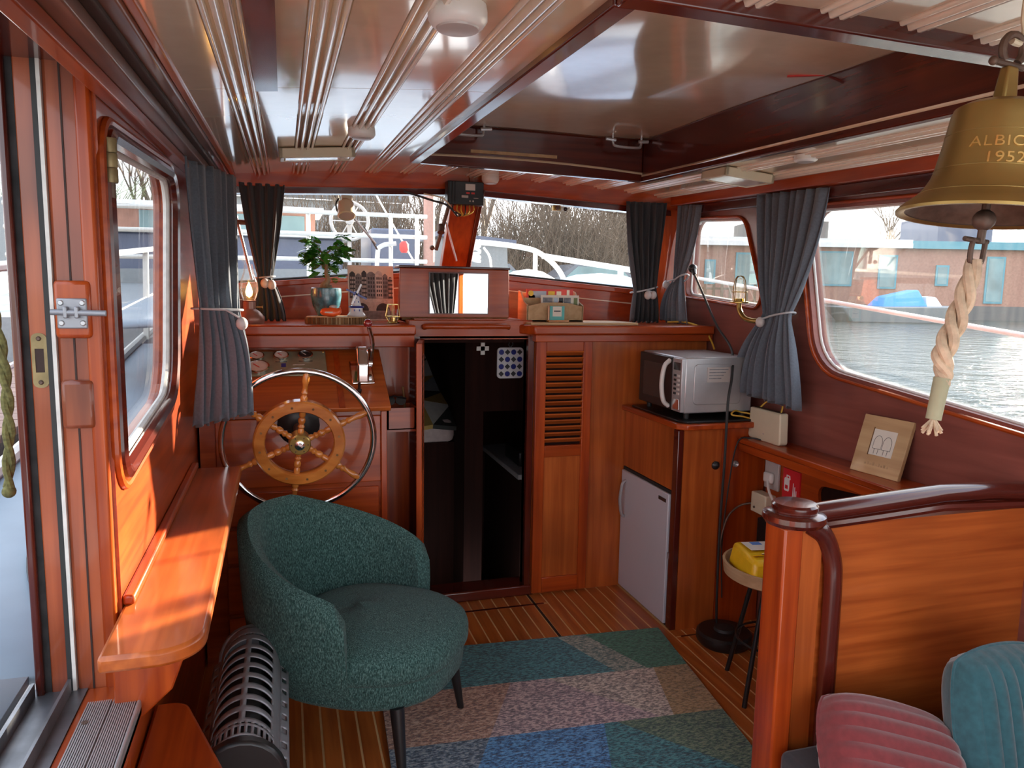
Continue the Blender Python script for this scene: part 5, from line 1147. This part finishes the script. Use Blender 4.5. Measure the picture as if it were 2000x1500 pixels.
B().tube(spline([(-.004, 0, .262), (.012, 0, .262), (.018, 0, .28), (.012, 0, .30), (.010, 0, .34)], 5), .005, 8).build('ceiling_hook', 'cream_plastic', be, local=True)
B().ball((0, 0, -.004), .0165).tube([(0, 0, 0), (0, 0, .12)], .006, 8).tube([(0, 0, -.018), (0, 0, -.04)], .006, 8).build('clapper', 'iron', be, local=True)
rpz = B().tube(spline([(-.014, 0, -.034), (-.016, 0, -.05), (-.014, 0, -.068), (-.004, 0, -.074), (.008, 0, -.068), (.010, 0, -.05), (.010, 0, -.034)], 4), .004, 8).tube([(-.032, 0, -.036), (.014, 0, -.036)], .004, 8); rpz.build('rope_shackle', 'iron', be, local=True)
# knotted rope: three strands twisted round a slightly bowed centre line
cl_ = spline([(-.004, 0, -.066), (-.012, 0, -.12), (-.024, 0, -.17), (-.036, 0, -.215), (-.028, 0, -.245), (-.030, 0, -.262)], 10)
for s_ in range(3):
    pts = []
    for k, p in enumerate(cl_):
        f_ = k / (len(cl_) - 1); rad = .005 + .005 * math.sin(math.pi * min(1, f_ * 1.15)); a = 14 * f_ + s_ * 2.094
        pts.append(p + V(rad * math.cos(a), rad * math.sin(a), 0))
    B().tube(pts, .0078, 8).build('rope_strand', 'rope', be, local=True)
B().tube([(-.030, 0, -.252), (-.034, 0, -.318)], [.0125, .0115], 12).build('rope_whipping', 'rope_tape', be, local=True)
for k in range(14):
    a = k * .9; B().tube([(-.034, 0, -.316), (-.034 + .014 * math.cos(a), .014 * math.sin(a), -.334 - .004 * (k % 3))], .0025, 5).build('frayed_end', 'rope', be, local=True)
# ---- rope dangling outside the open door
gr = thing('mooring_rope', 'olive green rope hanging down outside the side door', 'rope', (-.70, 2.2, 1.04))
pts0 = spline([(-.72, 2.2, 1.60), (-.695, 2.2, 1.42), (-.690, 2.2, 1.25), (-.700, 2.2, 1.06)], 8)
for s_ in range(2): B().tube([p + V(.007 * math.cos(k * .9 + 3.14 * s_), .007 * math.sin(k * .9 + 3.14 * s_), 0) for k, p in enumerate(pts0)], .009, 7).build('strand', 'green_rope', gr)
B().ball((-.700, 2.2, 1.05), .017).build('knotted_end', 'green_rope', gr)
B().tube([(-.72, 2.2, 1.59), (-.74, 2.2, 2.06), (-.41, 2.2, 2.08)], .004, 6).build('lashing', 'green_rope', gr)
# aft curtain seen in the mirror
curtain('dark curtain hanging at the starboard side of the aft end', ((1.42, -.68, 1.95), (1.82, -.68, 1.95)), ((1.55, -.68, 1.3), (1.76, -.68, 1.3)), ((1.45, -.68, .8), (1.80, -.68, .8)), 'curtain_dark', 6, (0, 1, 0), ztie=.6, seed=8)
# ================================================================ OUTSIDE
wa = B().plate([(-9, -40, .3), (90, -40, .3), (90, 62, .3), (32, 62, .3), (20, 38, .3), (17.5, 33, .3), (11.5, 17, .3), (-9, 17, .3)], [[(-1.06, -5, .3), (2.96, -5, .3), (2.96, 6.0, .3), (.95, 9.3, .3), (-1.06, 6.0, .3)]], (0, 0, -.02)).build('canal_water', 'water', smooth=False)
tag(wa, 'sunlit grey-green canal water outside the windows', 'water', kind='stuff')
def sheer(y): return .738 + .094 * max(0, y - 1.7)
dk = structure(B().grid(lambda u, v: (-.545 - .505 * u, -4 + 5.75 * v, sheer(-4 + 5.75 * v)), 2, 12).grid(lambda u, v: (-.41 - .64 * u, 1.75 + 4.25 * v, sheer(1.75 + 4.25 * v)), 2, 12).build('deck_port', 'deck_blue', solid=.02))
B().grid(lambda u, v: (2.28 + .68 * u, -4 + 10 * v, sheer(-4 + 10 * v)), 2, 24).build('side_deck', 'deck_blue', dk, solid=.02)
def fore(u, v):
    y = 4.45 + 4.8 * v; w_ = 2.0 * (1 if y < 6 else max(.02, 1 - ((y - 6) / 3.3) ** 1.6)); x = .95 + (2 * u - 1) * w_
    return (x, y, sheer(y) * .75 + .60 + .05 * (1 - (2 * u - 1) ** 2))
B().grid(fore, 12, 16).build('foredeck', 'deck_blue', dk, solid=.02)
def side(s_): return lambda u, v: (lambda y: (.95 + s_ * 2.0 * (1 if y < 6 else max(.02, 1 - ((y - 6) / 3.3) ** 1.6)), y, -.2 + (sheer(y) + .2) * u))(-4 + 13.25 * v)
B().grid(side(-1), 1, 30).grid(side(1), 1, 30).build('hull_side', 'boat_blue', dk)
dc = B().tube(spline([(-.47, 1.95, sheer(1.95) + .02), (-.62, 2.1, sheer(2.1) + .02), (-.74, 2.5, sheer(2.5) + .02), (-.80, 3.2, sheer(3.2) + .02), (-.90, 4.2, sheer(4.2) + .02)], 6), .008, 6).build('deck_hose', 'black_rubber'); tag(dc, 'dark hose lying along the port side deck', 'hose')
# port rail
pr = thing('port_rail', 'cream painted railing along the port side deck', 'railing', (-1.0, 4, .95))
B().hexa([(-1.05, 1.6, 1.53), (-.97, 1.6, 1.53), (-.97, 8.0, 1.93), (-1.05, 8.0, 1.93), (-1.05, 1.6, 1.56), (-.97, 1.6, 1.56), (-.97, 8.0, 1.96), (-1.05, 8.0, 1.96)]).build('top_rail', 'rail_white', pr, bev=.008)
for y in (1.9, 3.5, 4.95, 6.3, 7.6): B().hexa([(-1.02, y - .13, sheer(y)), (-.985, y - .13, sheer(y)), (-.985, y - .08, sheer(y)), (-1.02, y - .08, sheer(y)), (-1.02, y, 1.46 + .0625 * (y - .4)), (-.985, y, 1.46 + .0625 * (y - .4)), (-.985, y + .05, 1.46 + .0625 * (y - .4)), (-1.02, y + .05, 1.46 + .0625 * (y - .4))]).build('stanchion', 'rail_white', pr)
B().tube([(-1.0, 1.6, 1.16), (-1.0, 8.0, 1.60)], .012, 8).build('middle_rail', 'rail_white', pr)
B().tube([(-1.03, 1.6, sheer(1.6) + .02), (-1.03, 4.5, sheer(4.5) + .02), (-1.03, 8, sheer(8) + .02)], .03, 8).build('toe_rail', 'rail_white', pr)
# starboard cap rail
cp = B().hexa([(2.93, .5, 1.245), (2.96, .5, 1.245), (2.96, 6, 1.785), (2.93, 6, 1.785), (2.93, .5, 1.268), (2.96, .5, 1.268), (2.96, 6, 1.808), (2.93, 6, 1.808)]).build('cap_rail', 'rail_white', bev=.01); tag(cp, 'white painted rail running past the starboard windows', 'railing')
# bow pulpits seen through the windscreen
bp_ = thing('bow_rail', 'white tubular bow rail beyond the starboard windscreen', 'railing', (2, 6.5, 1.4))
B().tube(spline([(1.35, 6.5, 2.0), (1.77, 6.5, 1.99), (2.10, 6.5, 1.955), (2.25, 6.5, 1.90), (2.38, 6.5, 1.80), (2.46, 6.5, 1.68), (2.52, 6.5, 1.5)], 6), .024, 10).build('top_tube', 'rail_white', bp_)
B().tube([(2.18, 6.5, 1.93), (2.18, 6.5, 1.45)], .022, 8).build('stanchion', 'rail_white', bp_); B().tube([(1.56, 6.5, 2.0), (1.56, 6.5, 1.45)], .02, 8).build('stanchion', 'rail_white', bp_)
B().tube([(2.25, 6.52, 1.895), (3.3, 6.3, 1.75)], .026, 8).build('side_tube', 'rail_white', bp_); B().tube([(2.98, 6.4, 1.79), (2.98, 6.4, 1.3)], .03, 8).build('stanchion', 'rail_white', bp_)
for k in range(5): B().tube([(1.60 + .05 * math.cos(a), 6.46 + .05 * math.sin(a), 1.985 - .035 * k + .02 * math.cos(a + k)) for a in [2 * math.pi * j / 12 for j in range(12)]], .014, 6, True).build('rope_coil', 'white_paint', bp_)
B().tube(spline([(1.50, 6.44, 1.95), (1.46, 6.44, 1.8), (1.44, 6.44, 1.6)], 4), .010, 6).tube(spline([(1.68, 6.44, 1.95), (1.74, 6.44, 1.85), (1.76, 6.44, 1.6)], 4), .010, 6).build('rope_tail', 'white_paint', bp_)
for nm, x, y, sx, sy, sz in (('white winch cover on the foredeck', 1.95, 6.0, .32, .3, .26), ('pale blue cover on the foredeck beside the bow rail', 2.6, 6.0, .55, .5, .24)):
    o = B().ball((x, y, 1.50), 1, sx, sy, sz, 20).build('deck_cover', 'white_paint' if 'winch' in nm else 'canvas_blue'); tag(o, nm, 'cover')
# neighbouring barge ahead on the port side, with rails, wheel and mast
nb = thing('moored_barge', 'grey and blue moored barge with white rails ahead of the bow', 'boat', (0, 11, .3))
B().hexa([(-3, 11.2, .2), (1.9, 11.2, .2), (1.9, 14.5, .2), (-3, 14.5, .2), (-3, 11.0, 1.75), (2.0, 11.0, 1.85), (2.0, 14.5, 1.85), (-3, 14.5, 1.75)]).build('hull', 'boat_grey', nb)
B().box(-2.6, .85, 11.6, 13.5, 1.75, 2.28).build('cabin', 'boat_blue', nb, bev=.03); B().box(-2.7, .95, 11.5, 13.6, 2.28, 2.34).build('cabin_roof', 'white_paint', nb, bev=.01)
B().box(-2.4, .48, 12.2, 13.4, 2.34, 2.70).build('wheelhouse', 'brick', nb); B().box(-2.0, .32, 12.19, 12.2, 2.38, 2.64).build('wheelhouse_window', 'house_glass', nb); B().box(-2.6, .6, 12.0, 13.5, 2.70, 2.76).build('wheelhouse_roof', 'white_paint', nb)
B().box(1.25, 1.98, 11.4, 13, 1.85, 2.45).build('stern_cabin', 'boat_blue', nb, bev=.03)
for z in (1.86, 2.12, 2.34):
    B().tube([(-2.5, 8.2, z - .03), (0, 8.1, z), (1.5, 8.2, z + .01)], .022, 8).build('rail_tube', 'rail_white', nb)
for x in (-.9, .25, 1.10, 1.38): B().tube([(x, 8.15, 2.36), (x, 8.15, 1.2)], .022, 8).build('rail_post', 'rail_white', nb)
B().tube(spline([(.95, 8.1, 1.3), (.95, 8.1, 1.9), (1.0, 8.1, 2.02), (1.15, 8.1, 2.05)], 5), .024, 8).build('rail_bow', 'rail_white', nb)
B().hexa([(-3, 8.0, .2), (1.6, 8.0, .2), (1.6, 11.2, .2), (-3, 11.2, .2), (-3, 7.95, 1.25), (1.65, 8.0, 1.3), (1.65, 11.2, 1.6), (-3, 11.2, 1.6)]).build('fore_hull', 'boat_grey', nb)
hw = thing('spoked_wheel', 'large pale spoked wheel on the barge ahead', 'wheel', (.905, 11.0, 2.50))
B().tube([(.26 * math.cos(2 * math.pi * k / 32), 0, .26 * math.sin(2 * math.pi * k / 32)) for k in range(32)], .024, 8, True).build('rim', 'lens_grey', hw, local=True)
for k in range(6): B().tube([(0, 0, 0), (.25 * math.cos(k * 1.047), 0, .25 * math.sin(k * 1.047))], .008, 6).build('spoke', 'lens_grey', hw, local=True)
B().lathe([(.06, 0), (.05, .05), (.002, .06)], (0, -.02, 0), 14, rotm('X', 90)).build('hub', 'lens_grey', hw, local=True)
B().tube([(0, .05, 0), (0, .05, -.8)], .03, 8).build('pedestal', 'lens_grey', hw, local=True)
ms = B().tube([(2.10, 11.3, .3), (2.10, 11.3, 5.5)], .085, 14).build('timber_mast', 'pink_mast'); tag(ms, 'thick pinkish timber pile rising beyond the centre post', 'pile')
st_ = B().tube([(.9, 10.6, 3.4), (1.75, 10.6, 1.95)], .012, 6).build('rigging_wire', 'white_paint'); tag(st_, 'white rigging line slanting across the port windscreen view', 'rigging')
rl = B().lathe([(.03, 0), (.05, .03), (.05, .09), (.025, .12)], (1.22, 8.0, 1.95), 14).build('red_fender', 'red_print'); tag(rl, 'small red fender among white rails ahead', 'fender')
gb = thing('green_barge', 'long brown-grey barge cabin lying ahead to starboard', 'boat', (3.2, 12.5, .3))
B().hexa([(2.5, 12.2, .2), (4.6, 12.2, .2), (4.6, 14, .2), (2.5, 14, .2), (2.4, 12.1, 1.6), (4.8, 12.1, 1.5), (4.8, 14, 1.5), (2.4, 14, 1.6)]).build('hull', 'boat_grey', gb); B().hexa([(2.5, 12.3, 1.5), (3.65, 12.3, 1.5), (3.65, 14, 1.5), (2.5, 14, 1.5), (2.5, 12.3, 2.42), (3.62, 12.3, 2.32), (3.62, 14, 2.32), (2.5, 14, 2.42)]).build('cabin', 'boat_grey', gb)
B().hexa([(2.4, 12.2, 2.42), (3.75, 12.2, 2.32), (3.75, 14, 2.32), (2.4, 14, 2.42), (2.4, 12.2, 2.50), (3.75, 12.2, 2.40), (3.75, 14, 2.40), (2.4, 14, 2.50)]).build('roof', 'boat_blue', gb)
# banks
bank = B().prism([(-60, 17, -.5), (11.5, 17, -.5), (17.5, 33, -.5), (20, 38, -.5), (32, 62, -.5), (32, 110, -.5), (-60, 110, -.5)], (0, 0, 1.55)).build('quay_ground', 'ground'); tag(bank, 'brown earth quay ahead of the bow', 'quay', kind='stuff')
bank2 = B().box(-60, -9, -40, 17, -.5, .95).build('bank_ground', 'ground'); tag(bank2, 'earth bank behind the jetty on the port side', 'bank', kind='stuff')
fb = B().box(32, 120, 62, 110, -.5, 1.0).build('far_bank', 'ground'); tag(fb, 'far canal bank behind the houseboat', 'bank', kind='stuff')
jt = thing('jetty', 'weathered reddish wooden jetty beside the port rail', 'jetty', (-2.6, 6, .6))
B().box(-4.4, -1.35, -2, 16, .62, .80).build('bearer', 'tree_bark', jt)
jp = None
for k in range(64):
    y = 1.0 + .235 * k
    if jp is None: jp = B().box(-1.5, 1.5, -.108, .108, 0, .04).build('plank', 'jetty_plank', jt, local=True); o = jp
    else: o = clone(jp, parent=jt)
    o.location = Vector((-2.85, y, .80)) - jt.location
# port side neighbours
b1 = thing('white_cruiser', 'white motor cruiser moored beyond the jetty', 'boat', (-6, 14, .3))
B().hexa([(-7.4, 9, .2), (-4.9, 9, .2), (-4.9, 16, .2), (-7.4, 16, .2), (-7.6, 8.8, 1.35), (-4.6, 8.8, 1.35), (-4.6, 16.6, 1.75), (-7.6, 16.6, 1.75)]).build('hull', 'white_paint', b1, bev=.05)
B().hexa([(-7.2, 10, 1.35), (-5.1, 10, 1.35), (-5.1, 15.6, 1.5), (-7.2, 15.6, 1.5), (-7.0, 10.3, 2.7), (-5.3, 10.3, 2.7), (-5.3, 14.6, 2.7), (-7.0, 14.6, 2.7)]).build('cabin', 'white_paint', b1, bev=.04)
B().hexa([(-5.14, 10.8, 1.75), (-5.10, 10.8, 1.75), (-5.10, 14.9, 1.8), (-5.14, 14.9, 1.8), (-5.25, 10.9, 2.45), (-5.20, 10.9, 2.45), (-5.20, 14.2, 2.45), (-5.25, 14.2, 2.45)]).build('cabin_window', 'house_glass', b1)
b2 = thing('sail_tent', 'pale grey boat tent beyond the port side window', 'tent', (-7.5, 26, .9))
B().prism([(-9.5, 25, .95), (-5.9, 25, .95), (-6.2, 25, 3.1), (-7.1, 25, 4.6), (-8.3, 25, 3.1)], (0, 4, 0)).build('canvas', 'boat_grey', b2)
bx2 = thing('utility_box', 'white utility cabinet standing on the jetty', 'cabinet', (-3.6, 13.5, .84)); B().box(-3.85, -3.4, 13.4, 13.8, .84, 1.72).build('case', 'white_paint', bx2, bev=.03); B().box(-3.78, -3.47, 13.39, 13.4, 1.1, 1.6).build('door', 'boat_grey', bx2)
tp = B().hexa([(-4.2, 9.6, .84), (-3.0, 9.6, .84), (-3.0, 10.2, .84), (-4.2, 10.2, .84), (-4.0, 9.7, 1.05), (-3.3, 9.7, 1.0), (-3.3, 10.1, 1.0), (-4.0, 10.1, 1.05)]).build('tarp_heap', 'boat_blue', bev=.05); tag(tp, 'dark blue tarpaulin heaped on the jetty', 'tarp')
ps_ = thing('parking_sign', 'blue square parking sign with a white P on its pole', 'sign', (-6, 42.5, 1.05)); B().tube([(-6, 42.5, 1.05), (-6, 42.5, 4.95)], .05, 8).build('pole', 'grey_metal', ps_); B().box(-6.33, -5.67, 42.40, 42.44, 4.2, 4.9).build('plate', 'sign_blue', ps_)
lettering('letter', 'P', .6, 'white_paint', ps_, Matrix.Translation((-6, 42.38, 4.55)) @ Matrix.Rotation(math.radians(90), 4, 'X'), .01)
for nm, x, y, z in (('dark parked car on the quay beyond the bow rail', 11.0, 26, 1.05), ('dark parked car on the quay glimpsed beyond the centre post', 7.0, 27, 1.05)):
    t = thing('parked_car', nm, 'car', (x, y, z))
    B().prism([(p[0], -.85, p[1]) for p in rpoly([(-2.1, .3), (2.1, .3), (2.15, .8), (1.3, .95), (.8, 1.42), (-1.0, 1.45), (-1.7, .98), (-2.15, .85)], .1)], (0, 1.7, 0)).build('body', 'car_dark', t, local=True)
    B().prism([(p[0], -.87, p[1]) for p in ((-1.4, .98), (1.1, .96), (.7, 1.34), (-.95, 1.36))], (0, .03, 0)).build('side_window', 'house_glass', t, local=True)
    for wx in (-1.35, 1.3): B().lathe([(.33, -.1), (.33, .1)], (wx, -.8, .33), 18, rotm('X', 90)).build('wheel', 'black_rubber', t, local=True)
# picket fence on the quay
pf = thing('quay_fence', 'pale low fence along the quay ahead of starboard bow', 'fence', (8, 18, 1.05))
for z in (1.3, 1.65): B().box(3.5, 14, 18.0, 18.05, z, z + .06).build('fence_rail', 'twig', pf)
fp = None
for k in range(40):
    if fp is None: fp = B().box(-.04, .04, 0, .03, 0, .75).build('picket', 'twig', pf, local=True); o = fp
    else: o = clone(fp, parent=pf)
    o.location = Vector((3.6 + .26 * k, 17.96, 1.05)) - pf.location
# houseboat across the water
U = Vector((.958, -.288, 0)).normalized(); N_ = Vector((-.288, -.958, 0)).normalized(); O_ = Vector((20.6, 36.2, .3))
hb = thing('houseboat', 'long brick-red houseboat with teal windows across the canal', 'houseboat', tuple(O_))
def hbx(u0, u1, n0, n1, z0, z1, nm, mt_):
    P = lambda u, n, z: O_ + U * u + N_ * n + V(0, 0, z)
    return B().hexa([P(u0, n1, z0), P(u1, n1, z0), P(u1, n0, z0), P(u0, n0, z0), P(u0, n1, z1), P(u1, n1, z1), P(u1, n0, z1), P(u0, n0, z1)]).build(nm, mt_, hb)
hbx(.4, 38, -6, .3, -.1, .75, 'hull', 'roof_dark'); hbx(.5, 37, -5.5, 0, .75, 3.75, 'wall', 'brick')
hbx(.3, 12, -6, .35, 3.75, 4.0, 'eaves', 'white_paint'); hbx(.3, 12, -6, .3, 4.0, 4.2, 'roof', 'white_paint'); hbx(12, 38, -6, .3, 3.75, 4.15, 'roof', 'teal_frame')
hbx(4, 8, -5, -1, 4.2, 5.2, 'roof_cabin', 'roof_dark'); hbx(14, 17, -5, -1, 4.15, 5.6, 'roof_cabin', 'boat_blue'); hbx(21, 27, -5, -2, 4.15, 6.0, 'roof_cabin', 'white_paint')
for u0, u1, z0, z1 in ((1.07, 1.65, 1.7, 3.0), (2.72, 4.2, 1.6, 3.4), (6.7, 9.0, 1.7, 3.55), (10.4, 11.4, 1.6, 3.4), (13.5, 14.2, 1.8, 2.9), (16.2, 17.2, .9, 3.4), (19.0, 22.0, 1.7, 3.3), (25, 28, 1.7, 3.3)):
    f_ = hbx(u0, u1, 0, .06, z0, z1, 'window', 'teal_frame')
    P = lambda u, n, z: O_ + U * u + N_ * n + V(0, 0, z)
    a, c = u0 + .1, u1 - .1
    B().hexa([P(a, .07, z0 + .1), P(c, .07, z0 + .1), P(c, .05, z0 + .1), P(a, .05, z0 + .1), P(a, .07, z1 - .1), P(c, .07, z1 - .1), P(c, .05, z1 - .1), P(a, .05, z1 - .1)]).build('pane', 'house_glass', f_)
sb = thing('small_boat', 'small open motorboat with bright blue tarp before the houseboat', 'boat', (28.6, 29.3, .3))
bo_ = Vector((28.0, 28.9, .25)); Q = lambda u, n, z: bo_ + U * u + N_ * n + V(0, 0, z)
B().hexa([Q(-2.6, .9, 0), Q(2.2, .9, 0), Q(2.2, -.9, 0), Q(-2.6, -.9, 0), Q(-3.2, 1.1, .75), Q(2.6, 1.1, .85), Q(2.6, -1.1, .85), Q(-3.2, -1.1, .75)]).build('hull', 'boat_grey', sb, bev=.08)
B().hexa([Q(-1.2, .9, .75), Q(.9, .9, .8), Q(.9, -.9, .8), Q(-1.2, -.9, .75), Q(-.9, .5, 1.25), Q(.6, .5, 1.6), Q(.6, -.5, 1.6), Q(-.9, -.5, 1.25)]).build('tarp', 'tarp_blue', sb, bev=.08); B().hexa([Q(.9, .7, .8), Q(1.7, .7, .8), Q(1.7, -.7, .8), Q(.9, -.7, .8), Q(.95, .6, 1.3), Q(1.4, .6, 1.25), Q(1.4, -.6, 1.25), Q(.95, -.6, 1.3)]).build('console', 'white_paint', sb, bev=.05)
# ---- bare winter trees
def tree(label, loc, h, seed, spread=.5, levels=4, mt_='tree_bark', group='bare winter trees'):
    rr = random.Random(seed); t = thing('bare_tree', label, 'tree', loc, group=group); tb, wb_ = B(), B()
    def grow(p, d, l, r, lev):
        q = p + d * l; (tb if lev < 2 else wb_).tube([p, p.lerp(q, .5) + V(rr.uniform(-.04, .04), rr.uniform(-.04, .04), 0) * l, q], [r, r * .82, r * .62], 5 if lev < 2 else 3)
        if lev >= levels: return
        for k in range(rr.choice((3, 3, 4)) if lev else 5):
            f_ = rr.uniform(.35, 1) if k else 1; nd = (d + V(rr.uniform(-1, 1), rr.uniform(-1, 1), rr.uniform(-.1, .7)) * spread * (1.1 if lev else .9)).normalized()
            grow(p.lerp(q, f_), nd, l * rr.uniform(.55, .8), r * .55 * (1 if k else 1.1), lev + 1)
    grow(V(0, 0, 0), V(rr.uniform(-.05, .05), rr.uniform(-.05, .05), 1), h * .36, h * .018, 0)
    tb.build('trunk', 'tree_bark', t, local=True, smooth=False); wb_.build('twigs', mt_, t, local=True, smooth=False)
WH = ['beyond the barge wheel', 'left of the centre post view', 'just right of the centre post', 'behind the rope-wrapped stanchion', 'over the pale fence', 'behind the parked car', 'near the starboard windscreen edge', 'behind the starboard windscreen curtain']
for k, (x, y, h) in enumerate(((2.5, 38, 11), (6.5, 34, 9), (9.5, 37, 10), (11.8, 33, 9), (13.6, 38, 11), (15.5, 34, 8), (17.6, 37, 10), (19.2, 40, 10))): tree('bare brown winter tree on the quay ' + WH[k], (x, y, 1.0), h, 20 + k, spread=.42, mt_='twig')
for k, (x, y, h, wh) in enumerate(((-9.5, 36, 13, 'tallest behind the pale boat tent'), (-7.2, 48, 12, 'beside the parking sign'), (-11, 24, 11, 'nearest the white cruiser'))): tree('dark bare tree on the port bank ' + wh, (x, y, .95), h, 50 + k, spread=.5)
for k, (x, y, h, wh) in enumerate(((34, 66, 12, 'behind the houseboat roof, near its white eaves'), (48, 64, 13, 'behind the middle of the houseboat'), (62, 66, 12, 'behind the far end of the houseboat'))): tree('bare tree ' + wh, (x, y, 1), h, 70 + k, spread=.5)
def thicket(label, loc, sx, sy, h, mt_, seed, n_=900):
    rr = random.Random(seed); b_ = B()
    for k in range(n_):
        p = V(rr.uniform(-sx, sx), rr.uniform(-sy, sy), 0); hh = h * rr.uniform(.35, 1.0) * (1 - .35 * abs(p.x / sx) ** 2); d = V(rr.gauss(0, .16), rr.gauss(0, .16), 1)
        q = p + d * hh * .5; e = p + V(d.x * 1.5, d.y * 1.5, 1) * hh
        b_.tube([p, q, e], [.028, .020, .006], 3)
        for m_ in range(2):
            f_ = rr.uniform(.35, .85); a = p.lerp(e, f_); b_.tube([a, a + V(rr.gauss(0, .5), rr.gauss(0, .5), rr.uniform(.4, 1.0)) * h * .16], [.014, .005], 3)
    t = tag(b_.build('thicket', mt_, smooth=False), label, 'thicket', kind='stuff'); t.location = loc
for k, (x, y, sx, h, mt_, n_, wh) in enumerate(((11.5, 32, 3.2, 5.8, 'twig', 1100, 'dense brown thicket of bare stems behind the pale fence'), (16.0, 35, 2.2, 6.6, 'twig', 900, 'tall brown thicket of bare stems toward the starboard curtain'), (4.0, 34, 4.5, 6.5, 'twig', 700, 'thin bare stems beyond the barge wheelhouse'), (-7.8, 33, 1.8, 5.4, 'bush_green', 900, 'grey-green willow scrub beyond the port side window'))): thicket(wh, (x, y, 1.0), sx, 1.5, h, mt_, 90 + k, n_)
hs = thing('brick_house', 'pale house with dark roof behind the trees ahead', 'house', (2, 60, 1)); B().box(-6, 9, 60, 68, 1, 8).build('wall', 'boat_grey', hs); B().prism([(-6.5, 59.5, 8), (9.5, 59.5, 8), (9.5, 64, 11), (-6.5, 64, 11)], (0, 0, .3)).build('roof', 'roof_dark', hs)
for k in range(5): B().box(-5 + 2.8 * k, -3.6 + 2.8 * k, 59.94, 60, 3.5, 6.2).build('window', 'house_glass', hs)
